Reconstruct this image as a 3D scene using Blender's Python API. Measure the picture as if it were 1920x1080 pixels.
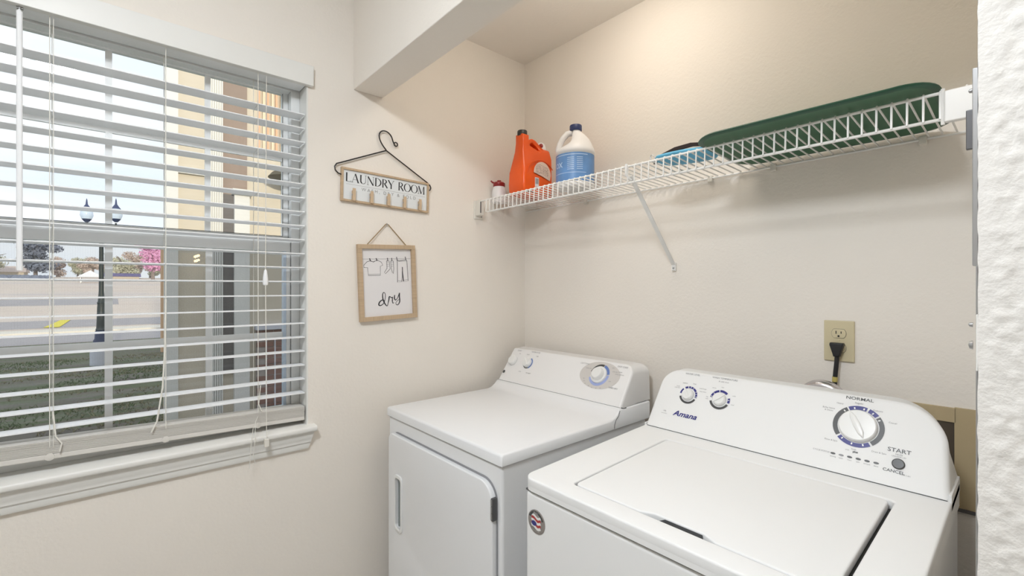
import bpy, bmesh, math, random
from mathutils import Vector, Matrix, noise
random.seed(7)
PI = math.pi
S = bpy.context.scene
COL = S.collection
for o in list(bpy.data.objects): bpy.data.objects.remove(o)

# ---------------------------------------------------------------- camera, sky, sun, exposure
cam_d = bpy.data.cameras.new('camera'); cam = bpy.data.objects.new('camera', cam_d); COL.objects.link(cam)
cam_d.sensor_width = 36; cam_d.lens = 859.0/1920*36; cam_d.clip_start = 0.02; cam_d.clip_end = 500
cam.location = (1.688, -1.563, 1.373); cam.rotation_euler = (PI/2, 0, math.radians(48.8))
S.camera = cam
vs = S.view_settings
vs.view_transform = 'Standard'; vs.look = 'None'; vs.gamma = 1.0; vs.exposure = 0.0; vs.use_curve_mapping = False
EXPO = 0.04
W = bpy.data.worlds.new('sky'); S.world = W; W.use_nodes = True
nt = W.node_tree; nt.nodes.clear()
wo = nt.nodes.new('ShaderNodeOutputWorld'); bg = nt.nodes.new('ShaderNodeBackground')
tc = nt.nodes.new('ShaderNodeTexCoord'); mp = nt.nodes.new('ShaderNodeMapping'); mp.inputs['Scale'].default_value = (1, 1, 4)
nz = nt.nodes.new('ShaderNodeTexNoise'); nz.inputs['Scale'].default_value = 2.2; nz.inputs['Detail'].default_value = 5
rp = nt.nodes.new('ShaderNodeValToRGB')
rp.color_ramp.elements[0].position = .38; rp.color_ramp.elements[0].color = (.80, .86, 1, 1)
rp.color_ramp.elements[1].position = .62; rp.color_ramp.elements[1].color = (.95, .96, 1, 1)
nt.links.new(tc.outputs['Generated'], mp.inputs['Vector']); nt.links.new(mp.outputs[0], nz.inputs['Vector'])
nt.links.new(nz.outputs['Fac'], rp.inputs['Fac']); nt.links.new(rp.outputs[0], bg.inputs['Color'])
bg.inputs['Strength'].default_value = 1.22; nt.links.new(bg.outputs[0], wo.inputs['Surface'])
sun_d = bpy.data.lights.new('sun', 'SUN'); sun = bpy.data.objects.new('sun', sun_d); COL.objects.link(sun)
sun_d.energy = 2.6; sun_d.angle = math.radians(1.0); sun_d.color = (1, .86, .68)
sun.rotation_euler = Vector((-1, .05, -.17)).to_track_quat('-Z', 'Y').to_euler()
sun.location = (20, 0, 20)
ROOM_LIGHT = 68.0
ROOM_COLOR = (.89, .95, 1.02)
CLOSET_LIGHT = 8.0
CLOSET_COLOR = (1.0, .92, .82)

# ---------------------------------------------------------------- materials
def mat(name, col, rough=.5, metal=0, bump=0, bscale=200, var=0, vscale=8, spec=.5, coat=0, emit=None, estr=0, stretch=None, detail=3, bdist=.001):
    m = bpy.data.materials.new(name); m.use_nodes = True
    n = m.node_tree; b = n.nodes['Principled BSDF']
    b.inputs['Base Color'].default_value = (*col, 1); b.inputs['Roughness'].default_value = rough
    b.inputs['Metallic'].default_value = metal; b.inputs['Specular IOR Level'].default_value = spec
    b.inputs['Coat Weight'].default_value = coat
    if emit: b.inputs['Emission Color'].default_value = (*emit, 1); b.inputs['Emission Strength'].default_value = estr
    t = n.nodes.new('ShaderNodeTexCoord'); g = n.nodes.new('ShaderNodeMapping')
    n.links.new(t.outputs['Object'], g.inputs['Vector'])
    if stretch: g.inputs['Scale'].default_value = stretch
    x = n.nodes.new('ShaderNodeTexNoise'); x.inputs['Scale'].default_value = vscale; x.inputs['Detail'].default_value = detail
    n.links.new(g.outputs[0], x.inputs['Vector'])
    mx = n.nodes.new('ShaderNodeMix'); mx.data_type = 'RGBA'
    v = max(var, .01)
    mx.inputs['A'].default_value = (*[max(0, c*(1-v)) for c in col], 1); mx.inputs['B'].default_value = (*[min(1, c*(1+v)) for c in col], 1)
    n.links.new(x.outputs['Fac'], mx.inputs['Factor']); n.links.new(mx.outputs['Result'], b.inputs['Base Color'])
    if bump:
        y = n.nodes.new('ShaderNodeTexNoise'); y.inputs['Scale'].default_value = bscale; y.inputs['Detail'].default_value = 3
        n.links.new(g.outputs[0], y.inputs['Vector'])
        bp = n.nodes.new('ShaderNodeBump'); bp.inputs['Strength'].default_value = bump; bp.inputs['Distance'].default_value = bdist
        n.links.new(y.outputs['Fac'], bp.inputs['Height']); n.links.new(bp.outputs[0], b.inputs['Normal'])
    return m
def wall_mat(name, col, b=.45, sc=70):
    return mat(name, col, rough=.75, bump=b, bscale=sc, var=.025, vscale=3, bdist=.003)
M = {}
M['wall'] = wall_mat('wall_paint', (.88, .825, .75), .3, 110)
M['ceil'] = wall_mat('ceiling_paint', (.88, .83, .76), .25, 110)
M['jamb'] = wall_mat('textured_wall_paint', (.82, .79, .74), .3, 260)
M['floor'] = mat('vinyl_floor', (.52, .49, .45), rough=.45, var=.2, vscale=12, stretch=(1, 8, 1))
M['trim'] = mat('white_trim_paint', (.84, .83, .79), rough=.4, var=.03, vscale=6, bump=.1, bscale=60)
M['blind'] = mat('white_blind_vinyl', (.93, .935, .94), rough=.45, var=.01)
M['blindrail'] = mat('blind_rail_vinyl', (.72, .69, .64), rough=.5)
M['cord'] = mat('blind_cord', (.85, .83, .76), rough=.8, bump=.3, bscale=900)
M['vinyl'] = mat('window_vinyl', (.86, .87, .86), rough=.4)
M['film'] = mat('pale_blue_film', (.62, .73, .86), rough=.3)
M['drk'] = mat('dark_gasket', (.04, .04, .045), rough=.6)
M['enamel'] = mat('white_enamel', (.88, .885, .89), rough=.3, var=.008, coat=.12)
M['enamel2'] = mat('washer_enamel', (.89, .89, .88), rough=.5, var=.008, spec=.35)
M['plastic'] = mat('white_console_plastic', (.88, .87, .86), rough=.3)
M['knob'] = mat('white_knob_plastic', (.86, .86, .84), rough=.3)
M['gap'] = mat('shadow_gap_dark', (.10, .10, .10), rough=.8)  # dark fill for seams and gaps, their shade put into the colour
M['navy'] = mat('navy_print', (.035, .035, .22), rough=.4)
M['grey'] = mat('dark_grey_print', (.07, .07, .07), rough=.4)
M['lgrey'] = mat('light_grey_print', (.30, .30, .30), rough=.4)
M['pale'] = mat('pale_grey_panel_print', (.66, .63, .60), rough=.35)
M['blue'] = mat('blue_print', (.16, .25, .55), rough=.4)
M['lblue'] = mat('light_blue_print', (.38, .45, .75), rough=.4)
M['black'] = mat('black_paint', (.015, .013, .012), rough=.4, var=.1)
M['red'] = mat('red_print', (.45, .04, .04), rough=.4)
M['hinge'] = mat('dark_steel', (.16, .16, .165), rough=.35, metal=.8)
M['steel'] = mat('grey_steel', (.42, .42, .42), rough=.35, metal=.7)
M['foil'] = mat('foil_duct', (.62, .60, .62), rough=.25, metal=1, bump=.8, bscale=60)
M['wire'] = mat('white_coated_wire', (.86, .85, .82), rough=.35)
M['clip'] = mat('clip_plastic', (.80, .77, .70), rough=.4)
M['wood'] = mat('light_oak', (.54, .40, .26), rough=.6, var=.2, vscale=14, stretch=(1, 1, 14), bump=.15, bscale=90)
M['woodh'] = mat('light_oak_rail', (.54, .40, .26), rough=.6, var=.2, vscale=14, stretch=(1, 14, 1), bump=.15, bscale=90)
M['peg'] = mat('clothespin_pine', (.60, .45, .30), rough=.6, var=.2, vscale=18, stretch=(1, 12, 1))
M['twine'] = mat('jute_twine', (.36, .25, .13), rough=.9, bump=.6, bscale=1200)
M['board'] = mat('white_sign_board', (.80, .83, .84), rough=.5)
M['paper'] = mat('white_paper', (.82, .80, .80), rough=.6)
M['ink'] = mat('black_ink', (.02, .02, .025), rough=.5)
M['inkg'] = mat('grey_ink', (.32, .32, .32), rough=.5)
M['orange'] = mat('orange_jug_plastic', (.86, .105, .008), rough=.3)
M['orange2'] = mat('translucent_orange_cup', (.95, .25, .08), rough=.3)
M['jug'] = mat('white_jug_plastic', (.84, .83, .83), rough=.35)
M['label'] = mat('blue_bottle_label', (.13, .28, .56), rough=.4, var=.25, vscale=25)
M['label2'] = mat('pale_blue_label_print', (.50, .64, .84), rough=.4)
M['cap'] = mat('navy_cap', (.025, .04, .13), rough=.4)
M['capb'] = mat('black_cap', (.03, .028, .028), rough=.4)
M['redcap'] = mat('dark_red_cap', (.28, .02, .02), rough=.35)
M['green'] = mat('green_tray_plastic', (.065, .17, .095), rough=.55, var=.12, vscale=10)
M['greend'] = mat('dark_green_rim', (.012, .085, .045), rough=.4)
M['cyan'] = mat('blue_pouch_fabric', (.13, .46, .68), rough=.6, var=.45, vscale=11)
M['webb'] = mat('dark_brown_webbing', (.03, .018, .015), rough=.85, bump=.5, bscale=800)
M['almond'] = mat('almond_plastic', (.66, .58, .38), rough=.35)
M['rubber'] = mat('black_rubber', (.012, .012, .014), rough=.5)
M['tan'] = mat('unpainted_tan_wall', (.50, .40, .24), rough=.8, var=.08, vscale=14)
M['recess'] = mat('brown_recess_shade', (.085, .065, .045), rough=.8)
M['yellow'] = mat('yellow_sleeve', (.6, .5, .15), rough=.5)
# exterior
M['siding'] = mat('cream_siding', (.62, .56, .46), rough=.8, var=.04)
M['ewhite'] = mat('exterior_white_trim', (.72, .72, .70), rough=.7)
M['brown'] = mat('brown_panel', (.30, .23, .19), rough=.8, var=.12, vscale=5)
M['brownd'] = mat('dark_door_panel', (.12, .11, .11), rough=.6, var=.1)
M['shutter'] = mat('orange_batten', (.72, .43, .27), rough=.7, var=.1, vscale=6)
M['shutterl'] = mat('cream_batten', (.78, .62, .44), rough=.7, var=.05)
M['brick'] = mat('red_brick', (.26, .13, .10), rough=.9, var=.3, vscale=3)
M['mortar'] = mat('mortar', (.38, .34, .32), rough=.95, var=.1)
M['olive'] = mat('dark_olive_metal', (.10, .095, .07), rough=.6)
M['glow'] = mat('lantern_glass', (.62, .74, .92), rough=.1)
M['post'] = mat('dark_green_post', (.02, .035, .04), rough=.5)
M['bluep'] = mat('blue_post_base', (.03, .05, .14), rough=.5)
M['conc'] = mat('pale_concrete', (.62, .64, .72), rough=.9, var=.08)
M['curb'] = mat('kerb_concrete', (.85, .80, .70), rough=.9, var=.05)
M['cornerp'] = mat('orange_corner', (.86, .56, .36), rough=.8, var=.2, vscale=6, stretch=(1, 1, .2))
M['roofp'] = mat('purple_grey_roof', (.16, .14, .30), rough=.8)
M['tent'] = mat('white_canvas', (.9, .9, .9), rough=.8)
M['road'] = mat('grey_asphalt', (.44, .42, .43), rough=.9, var=.12, vscale=1)
M['yel'] = mat('yellow_road_paint', (.85, .74, .08), rough=.8)
M['tr_pink'] = mat('pink_blossom', (.80, .42, .66), rough=.9, var=.15, vscale=2)
M['tr_green'] = mat('hazed_pale_foliage', (.56, .56, .44), rough=.9, var=.25, vscale=1)  # tree colours lightened and dulled, distance haze put into the colour
M['tr_brown'] = mat('hazed_bare_crown', (.60, .50, .45), rough=.9, var=.2, vscale=1)
M['tr_dark'] = mat('hazed_dark_evergreen', (.20, .23, .30), rough=.9, var=.3, vscale=2)
M['bark'] = mat('bark', (.30, .26, .24), rough=.95)
M['grass'] = mat('grass_blades', (.11, .17, .06), rough=.9, var=.3, vscale=2)
M['tuft'] = mat('dry_grass_blades', (.30, .27, .16), rough=.9, var=.3, vscale=2)
def ground_mat(name, cols, sc, rough=.95, stretch=(1, 1, 1)):
    m = bpy.data.materials.new(name); m.use_nodes = True; n = m.node_tree; b = n.nodes['Principled BSDF']; b.inputs['Roughness'].default_value = rough
    t = n.nodes.new('ShaderNodeTexCoord'); g = n.nodes.new('ShaderNodeMapping'); g.inputs['Scale'].default_value = stretch
    x = n.nodes.new('ShaderNodeTexNoise'); x.inputs['Scale'].default_value = sc; x.inputs['Detail'].default_value = 8; x.inputs['Roughness'].default_value = .7
    r = n.nodes.new('ShaderNodeValToRGB'); e = r.color_ramp.elements
    e[0].position = .3; e[0].color = (*cols[0], 1); e[1].position = .7; e[1].color = (*cols[-1], 1)
    for i, c in enumerate(cols[1:-1]):
        q = e.new(.3+.4*(i+1)/(len(cols)-1)); q.color = (*c, 1)
    n.links.new(t.outputs['Object'], g.inputs[0]); n.links.new(g.outputs[0], x.inputs['Vector']); n.links.new(x.outputs['Fac'], r.inputs['Fac'])
    n.links.new(r.outputs[0], b.inputs['Base Color']); return m
M['lawn'] = ground_mat('patchy_lawn', [(.07, .07, .06), (.17, .15, .13), (.09, .13, .05), (.24, .21, .18)], 1.3, stretch=(2.6, .5, 1))
M['field'] = ground_mat('dry_field', [(.66, .55, .48), (.76, .66, .57), (.60, .55, .55)], .12, stretch=(2, .5, 1))
gl = bpy.data.materials.new('window_glass'); gl.use_nodes = True; n = gl.node_tree; n.nodes.clear()
o_ = n.nodes.new('ShaderNodeOutputMaterial'); mx = n.nodes.new('ShaderNodeMixShader'); tr = n.nodes.new('ShaderNodeBsdfTransparent'); gs = n.nodes.new('ShaderNodeBsdfGlossy')
tr.inputs[0].default_value = (.96, .98, .97, 1); gs.inputs['Roughness'].default_value = .01; mx.inputs[0].default_value = .035
n.links.new(tr.outputs[0], mx.inputs[1]); n.links.new(gs.outputs[0], mx.inputs[2]); n.links.new(mx.outputs[0], o_.inputs[0]); M['glass'] = gl
sm = bpy.data.materials.new('insect_screen_mesh'); sm.use_nodes = True; n = sm.node_tree; n.nodes.clear()
o_ = n.nodes.new('ShaderNodeOutputMaterial'); mx = n.nodes.new('ShaderNodeMixShader'); tr = n.nodes.new('ShaderNodeBsdfTransparent'); gs = n.nodes.new('ShaderNodeBsdfDiffuse')
gs.inputs[0].default_value = (.10, .10, .10, 1)
t = n.nodes.new('ShaderNodeTexCoord'); wv = n.nodes.new('ShaderNodeTexWave'); wv.bands_direction = 'Y'; wv.inputs['Scale'].default_value = 110
ma = n.nodes.new('ShaderNodeMath'); ma.operation = 'MULTIPLY_ADD'; ma.inputs[1].default_value = .14; ma.inputs[2].default_value = .18
n.links.new(t.outputs['Object'], wv.inputs['Vector']); n.links.new(wv.outputs['Fac'], ma.inputs[0]); n.links.new(ma.outputs[0], mx.inputs[0])
n.links.new(tr.outputs[0], mx.inputs[1]); n.links.new(gs.outputs[0], mx.inputs[2]); n.links.new(mx.outputs[0], o_.inputs[0]); M['screen'] = sm
def lampmat(name, col, s):
    m = bpy.data.materials.new(name); m.use_nodes = True; n = m.node_tree; b = n.nodes['Principled BSDF']
    b.inputs['Base Color'].default_value = (.9, .9, .88, 1); b.inputs['Emission Color'].default_value = (*col, 1); b.inputs['Emission Strength'].default_value = s
    return m
M['lamp_room'] = lampmat('lit_diffuser_room', ROOM_COLOR, ROOM_LIGHT)
M['lamp_closet'] = lampmat('lit_diffuser_closet', CLOSET_COLOR, CLOSET_LIGHT)

# ---------------------------------------------------------------- mesh helpers (everything in world metres)
class MB:
    def __init__(s): s.v = []; s.f = []
    def add(s, vs, fs, mtx=None):
        k = len(s.v)
        s.v += [tuple(mtx @ Vector(p)) if mtx else tuple(p) for p in vs]
        s.f += [tuple(i+k for i in f) for f in fs]; return s
    def box(s, x0, x1, y0, y1, z0, z1, mtx=None):
        return s.add([(x0,y0,z0),(x1,y0,z0),(x1,y1,z0),(x0,y1,z0),(x0,y0,z1),(x1,y0,z1),(x1,y1,z1),(x0,y1,z1)],
                     [(0,3,2,1),(4,5,6,7),(0,1,5,4),(1,2,6,5),(2,3,7,6),(3,0,4,7)], mtx)
    def tube(s, pts, r, n=8, closed=False, mtx=None):
        P = [Vector(p) for p in pts]; m = len(P); rs = r if isinstance(r, (list, tuple)) else [r]*m
        vs = []; prev = None
        for i, p in enumerate(P):
            a = P[(i-1) % m] if (i > 0 or closed) else p; b = P[(i+1) % m] if (i < m-1 or closed) else p
            t = (b-a).normalized()
            if prev is None:
                up = Vector((0,0,1)) if abs(t.z) < .9 else Vector((1,0,0)); u = t.cross(up).normalized()
            else:
                u = (prev - t*prev.dot(t)).normalized()
            prev = u; w = t.cross(u)
            for k in range(n):
                q = 2*PI*k/n; vs.append(p + (u*math.cos(q)+w*math.sin(q))*rs[i])
        fs = []
        for i in range(m if closed else m-1):
            for k in range(n):
                a = i*n+k; b = i*n+(k+1) % n; c = ((i+1) % m)*n+(k+1) % n; d = ((i+1) % m)*n+k
                fs.append((a, b, c, d))
        if not closed: fs += [tuple(range(n))[::-1], tuple((m-1)*n+k for k in range(n))]
        return s.add(vs, fs, mtx)
    def lathe(s, prof, n=32, mtx=None, caps=True, sx=1, sy=1):
        # prof: list of (r, z[, dx])
        vs = []
        for p in prof:
            dx = p[2] if len(p) > 2 else 0
            for k in range(n):
                q = 2*PI*k/n; vs.append((p[0]*math.cos(q)*sx+dx, p[0]*math.sin(q)*sy, p[1]))
        fs = []
        for i in range(len(prof)-1):
            for k in range(n): fs.append((i*n+k, i*n+(k+1) % n, (i+1)*n+(k+1) % n, (i+1)*n+k))
        if caps: fs += [tuple(range(n))[::-1], tuple((len(prof)-1)*n+k for k in range(n))]
        return s.add(vs, fs, mtx)
    def prism(s, poly, h0, h1, mtx=None):
        n = len(poly); vs = [(p[0], p[1], h0) for p in poly]+[(p[0], p[1], h1) for p in poly]
        fs = [tuple(range(n))[::-1], tuple(range(n, 2*n))]+[(i, (i+1) % n, n+(i+1) % n, n+i) for i in range(n)]
        return s.add(vs, fs, mtx)
    def strip(s, pts, w, mtx=None, h=0.0):
        # flat ribbon in the local XY plane; w a number or one width per point
        P = [Vector((p[0], p[1])) for p in pts]; m = len(P); ws = w if isinstance(w, (list, tuple)) else [w]*m
        vs = []
        for i, p in enumerate(P):
            a = P[max(i-1, 0)]; b = P[min(i+1, m-1)]; t = (b-a)
            t = t.normalized() if t.length > 1e-9 else Vector((1, 0)); q = Vector((-t.y, t.x))*ws[i]/2
            vs += [(p.x+q.x, p.y+q.y, h), (p.x-q.x, p.y-q.y, h)]
        fs = [(2*i, 2*i+1, 2*i+3, 2*i+2) for i in range(m-1)]
        return s.add(vs, fs, mtx)
    def arc(s, cx, cy, r0, r1, a0, a1, n=12, mtx=None, h=0.0, sx=1, sy=1):
        vs = []
        for i in range(n+1):
            q = a0+(a1-a0)*i/n
            vs += [(cx+r0*math.cos(q)*sx, cy+r0*math.sin(q)*sy, h), (cx+r1*math.cos(q)*sx, cy+r1*math.sin(q)*sy, h)]
        return s.add(vs, [(2*i, 2*i+1, 2*i+3, 2*i+2) for i in range(n)], mtx)
    def text(s, txt, size, mtx, shear=0, bold=0, ax='CENTER', space=1.0, sx=1.0):
        c = bpy.data.curves.new('t', 'FONT'); c.body = txt; c.size = size; c.shear = shear; c.offset = bold
        c.align_x = ax; c.align_y = 'CENTER'; c.space_character = space; c.resolution_u = 3
        o = bpy.data.objects.new('t', c); COL.objects.link(o)
        me = bpy.data.meshes.new_from_object(o)
        s.add([(v.co.x*sx, v.co.y, v.co.z) for v in me.vertices], [tuple(p.vertices) for p in me.polygons], mtx)
        bpy.data.objects.remove(o); bpy.data.curves.remove(c); bpy.data.meshes.remove(me); return s
    def curve2d(s, loops, ext, bev=0, mtx=None, res=2):
        c = bpy.data.curves.new('c', 'CURVE'); c.dimensions = '2D'; c.fill_mode = 'BOTH'; c.extrude = ext; c.bevel_depth = bev; c.bevel_resolution = res; c.offset = -bev
        for L in loops:
            sp = c.splines.new('POLY'); sp.points.add(len(L)-1)
            for i, p in enumerate(L): sp.points[i].co = (p[0], p[1], 0, 1)
            sp.use_cyclic_u = True
        o = bpy.data.objects.new('c', c); COL.objects.link(o)
        me = bpy.data.meshes.new_from_object(o)
        s.add([tuple(v.co) for v in me.vertices], [tuple(p.vertices) for p in me.polygons], mtx)
        bpy.data.objects.remove(o); bpy.data.curves.remove(c); bpy.data.meshes.remove(me); return s

def tag(o, label=None, cat=None, group=None, kind=None):
    if label: o['label'] = label
    if cat: o['category'] = cat
    if group: o['group'] = group
    if kind: o['kind'] = kind
    return o
WL = {}
def build(mb, name, m, parent=None, bevel=0, seg=2, smooth=35, merge=True):
    me = bpy.data.meshes.new(name)
    off = Vector(WL.get(parent.name, (0,0,0))) if parent else Vector((0,0,0))
    if parent is None and mb.v:
        # origin at the middle of the base
        xs = [p[0] for p in mb.v]; ys = [p[1] for p in mb.v]; zs = [p[2] for p in mb.v]
        off = Vector(((min(xs)+max(xs))/2, (min(ys)+max(ys))/2, min(zs)))
    elif parent is not None:
        pass
    me.from_pydata([Vector(p)-off for p in mb.v], [], mb.f); me.validate()
    b = bmesh.new(); b.from_mesh(me)
    if merge: bmesh.ops.remove_doubles(b, verts=b.verts, dist=1e-5)
    bmesh.ops.recalc_face_normals(b, faces=b.faces)
    b.to_mesh(me); b.free()
    o = bpy.data.objects.new(name, me); COL.objects.link(o)
    if m: me.materials.append(M[m] if isinstance(m, str) else m)
    for p in me.polygons: p.use_smooth = True
    me.set_sharp_from_angle(angle=math.radians(smooth))
    if bevel:
        bv = o.modifiers.new('bevel', 'BEVEL'); bv.width = bevel; bv.segments = seg; bv.limit_method = 'ANGLE'; bv.angle_limit = math.radians(40); bv.harden_normals = True
    if parent: o.parent = parent; WL[o.name] = tuple(off)
    else: o.location = off; WL[o.name] = tuple(off)
    return o
def empty(name, loc, label=None, cat=None, group=None, kind=None):
    o = bpy.data.objects.new(name, None); COL.objects.link(o); o.location = loc; o.empty_display_size = .05
    WL[o.name] = tuple(loc); tag(o, label, cat, group, kind); return o
def struct(name, mb, m, bevel=0):
    o = build(mb, name, m, None, bevel); o['kind'] = 'structure'; return o
def rrect(x0, x1, y0, y1, r, n=6, rs=None):
    rs = rs or (r, r, r, r); P = []
    for (cx, cy, a, q) in ((x1, y0, -PI/2, rs[0]), (x1, y1, 0, rs[1]), (x0, y1, PI/2, rs[2]), (x0, y0, PI, rs[3])):
        sx = -1 if cx == x1 else 1; sy = 1 if cy == y0 else -1
        for i in range(n+1):
            t = a+PI/2*i/n; P.append((cx+sx*q+q*math.cos(t), cy+sy*q+q*math.sin(t)))
    return P
def face_mtx(o, u, v):
    u = Vector(u).normalized(); v = Vector(v).normalized(); w = u.cross(v)
    return Matrix(((u.x, v.x, w.x, o[0]), (u.y, v.y, w.y, o[1]), (u.z, v.z, w.z, o[2]), (0, 0, 0, 1)))
def bez(p0, p1, p2, p3, n=10):
    return [tuple(((1-t)**3)*a+3*((1-t)**2)*t*b+3*(1-t)*t*t*c+t**3*d for a, b, c, d in zip(p0, p1, p2, p3)) for t in [i/n for i in range(n+1)]]

# ================================================================ the room
H = 2.492; WT = .14
WY0, WY1, WZ0, WZ1 = -2.10, -1.045, .872, 2.104     # window opening in the left wall
b = MB()
b.box(-WT, 0, -8, WY0, -.3, H); b.box(-WT, 0, WY1, 6, -.3, H)  # ends run on past the room, added to block the sun
b.box(-WT, 0, WY0, WY1, -.3, WZ0); b.box(-WT, 0, WY0, WY1, WZ1, H)
struct('wall_left', b, 'wall')
b = MB().box(.0, 3.6, 0, .12, 0, H); struct('wall_back', b, 'wall')
b = MB().box(0, 1.70, -.877, -.760, 2.118, H); o = struct('wall_header', b, 'wall', .003)
b = MB().box(1.68, 1.80, -.760, 0, 0, H); struct('wall_closet_side', b, 'wall')
b = MB().box(1.76, 3.6, -.877, -.760, 0, H); struct('wall_right', b, 'jamb')
# textured end of that wall beside the opening: knockdown plaster as real relief
b = MB(); x0, x1, z0, z1 = 1.648, 1.76, .0, 2.118
nx, nzv = 44, 700
def plaster(x, z):
    p = Vector((x*95, z*80, 3.1)); q = Vector((x*210, z*190, 9.7))
    d = noise.noise(p)*.9+noise.noise(q)*.35
    d = max(-.12, min(.30, d))
    return d*.0042
vs = []
for j in range(nzv+1):
    z = z0+(z1-z0)*j/nzv
    for i in range(nx+1):
        x = x0+(x1-x0)*i/nx
        e = min(1, (i+.3)/6)
        wob = noise.noise(Vector((z*70, 1.3, 5)))*.0009 if i == 0 else 0
        vs.append((x+wob, -.877-plaster(x, z)*e+.0012*(1-e), z))
fs = [(j*(nx+1)+i, j*(nx+1)+i+1, (j+1)*(nx+1)+i+1, (j+1)*(nx+1)+i) for j in range(nzv) for i in range(nx)]
b.add(vs, fs)
b.add([(x0, -.876, z0), (x0, -.876, z1), (x0, -.760, z1), (x0, -.760, z0)], [(0, 1, 2, 3)])
b.add([(x0, -.760, z0), (x0, -.760, z1), (1.78, -.760, z1), (1.78, -.760, z0)], [(0, 1, 2, 3)])
struct('wall_right_end', b, 'jamb')
b = MB().box(1.70, 1.80, -.877, -.760, 2.118, H); struct('wall_header_end', b, 'jamb')
b = MB().box(-.1, 3.6, -4.2, .12, H, H+.1); struct('ceiling', b, 'ceil')
b = MB().box(0, 3.6, -4.2, .0, -.05, 0); struct('floor', b, 'floor')
b = MB().box(0, 3.6, -4.2, -4.08, 0, H); struct('wall_rear', b, 'wall')
b = MB().box(3.5, 3.62, -4.1, -.0, 0, H); struct('wall_far_right', b, 'wall')
b = MB().box(0, .014, -4.08, -.88, 0, .09); struct('baseboard_left', b, 'trim', .003)
b = MB().box(.014, 3.5, -4.08, -4.066, 0, .09); struct('baseboard_rear', b, 'trim', .003)
b = MB().box(-.45, 5.2, -8, 6, H+.1, H+.16); struct('roof_shadow_slab', b, 'ewhite')  # unseen roof slab, made long to cast the house's shadow outside
# window trim
b = MB().box(-.004, .018, -2.16, -1.026, 2.082, 2.152); struct('trim_1', b, 'trim', .002)
b = MB().curve2d([[(-.085, .872), (.030, .872), (.036, .876), (.038, .884), (.036, .890), (.030, .893), (-.085, .893)]], .571, 0,
                 face_mtx((0, -1.591, 0), (1, 0, 0), (0, 0, 1)))
struct('trim_2', b, 'trim', .002)
# apron with stepped moulding and a mitred end
prof = [(0, .812), (.010, .812), (.013, .818), (.013, .830), (.018, .836), (.018, .846), (.0225, .853), (.0225, .872), (0, .872)]
vs = []; 
for y, k in ((-2.16, 0), (-1.026, 1)):
    for (x, z) in prof: vs.append((x, y-(.872-z)*.28*k, z))
n_ = len(prof)
b = MB().add(vs, [tuple(range(n_)), tuple(range(n_, 2*n_))[::-1]]+[(i, (i+1) % n_, n_+(i+1) % n_, n_+i) for i in range(n_)])
struct('trim_3', b, 'trim')
# white painted return of the opening
b = MB().box(-.10, .0015, -1.0455, -1.041, .893, 2.104); b.box(-.10, .001, -1.046, -1.044, .893, 2.104)
struct('trim_4', b, 'trim')

# ================================================================ window
win = empty('window_1', (-.10, -1.57, .893), kind='structure')
b = MB()
b.box(-.138, -.075, -2.10, -2.07, .893, 2.104); b.box(-.138, -.075, -1.075, -1.046, .893, 2.104)
b.box(-.138, -.075, -2.07, -1.075, .893, .925); b.box(-.138, -.075, -2.07, -1.075, 2.080, 2.104)
build(b, 'frame', 'vinyl', win, .002)
up = MB(); up.box(-.134, -.112, -2.07, -2.045, 1.555, 2.088); up.box(-.134, -.112, -1.094, -1.075, 1.555, 2.088)
up.box(-.134, -.112, -2.045, -1.094, 2.076, 2.088); up.box(-.134, -.112, -2.07, -1.075, 1.535, 1.560)
us = build(up, 'upper_sash', 'vinyl', win, .002)
lo = MB(); lo.box(-.108, -.082, -2.07, -2.045, .925, 1.545); lo.box(-.108, -.082, -1.090, -1.075, .925, 1.545)
lo.box(-.108, -.082, -2.045, -1.090, .925, .952); lo.box(-.108, -.080, -2.07, -1.075, 1.503, 1.546)
ls = build(lo, 'lower_sash', 'vinyl', win, .003)
b = MB().box(-.082, -.0775, -2.07, -1.075, 1.536, 1.546); build(b, 'sash_lip', 'vinyl', ls, .001)
b = MB().box(-.1105, -.109, -1.0955, -1.094, 1.56, 2.076); b.box(-.1105, -.109, -2.045, -1.094, 1.56, 1.5618); build(b, 'gasket', 'drk', us)
b = MB().box(-.105, -.083, -1.099, -1.090, .952, 1.503); build(b, 'glazing_strip', 'film', ls)
for k in range(3):
    y = -1.568+.2465*(k-1) if True else 0
for y in (-1.8145, -1.568, -1.3215):
    b = MB().box(-.127, -.119, y-.008, y+.008, 1.56, 2.076); build(b, 'muntin', 'vinyl', us)
    b = MB().box(-.099, -.091, y-.009, y+.009, .952, 1.503); build(b, 'muntin', 'vinyl', ls)
b = MB().box(-.1275, -.1185, -2.045, -1.094, 1.833, 1.849); build(b, 'muntin', 'vinyl', us)
b = MB().box(-.0995, -.0905, -2.045, -1.099, 1.197, 1.216); build(b, 'muntin', 'vinyl', ls)
b = MB().box(-.1235, -.1225, -2.045, -1.094, 1.56, 2.076); build(b, 'pane', 'glass', us)
b = MB().box(-.0955, -.0945, -2.045, -1.090, .952, 1.503); build(b, 'pane', 'glass', ls)
b = MB().add([(-.136, -2.06, .93), (-.136, -1.08, .93), (-.136, -1.08, 1.54), (-.136, -2.06, 1.54)], [(0, 1, 2, 3)]); build(b, 'insect_screen', 'screen', win)

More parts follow.
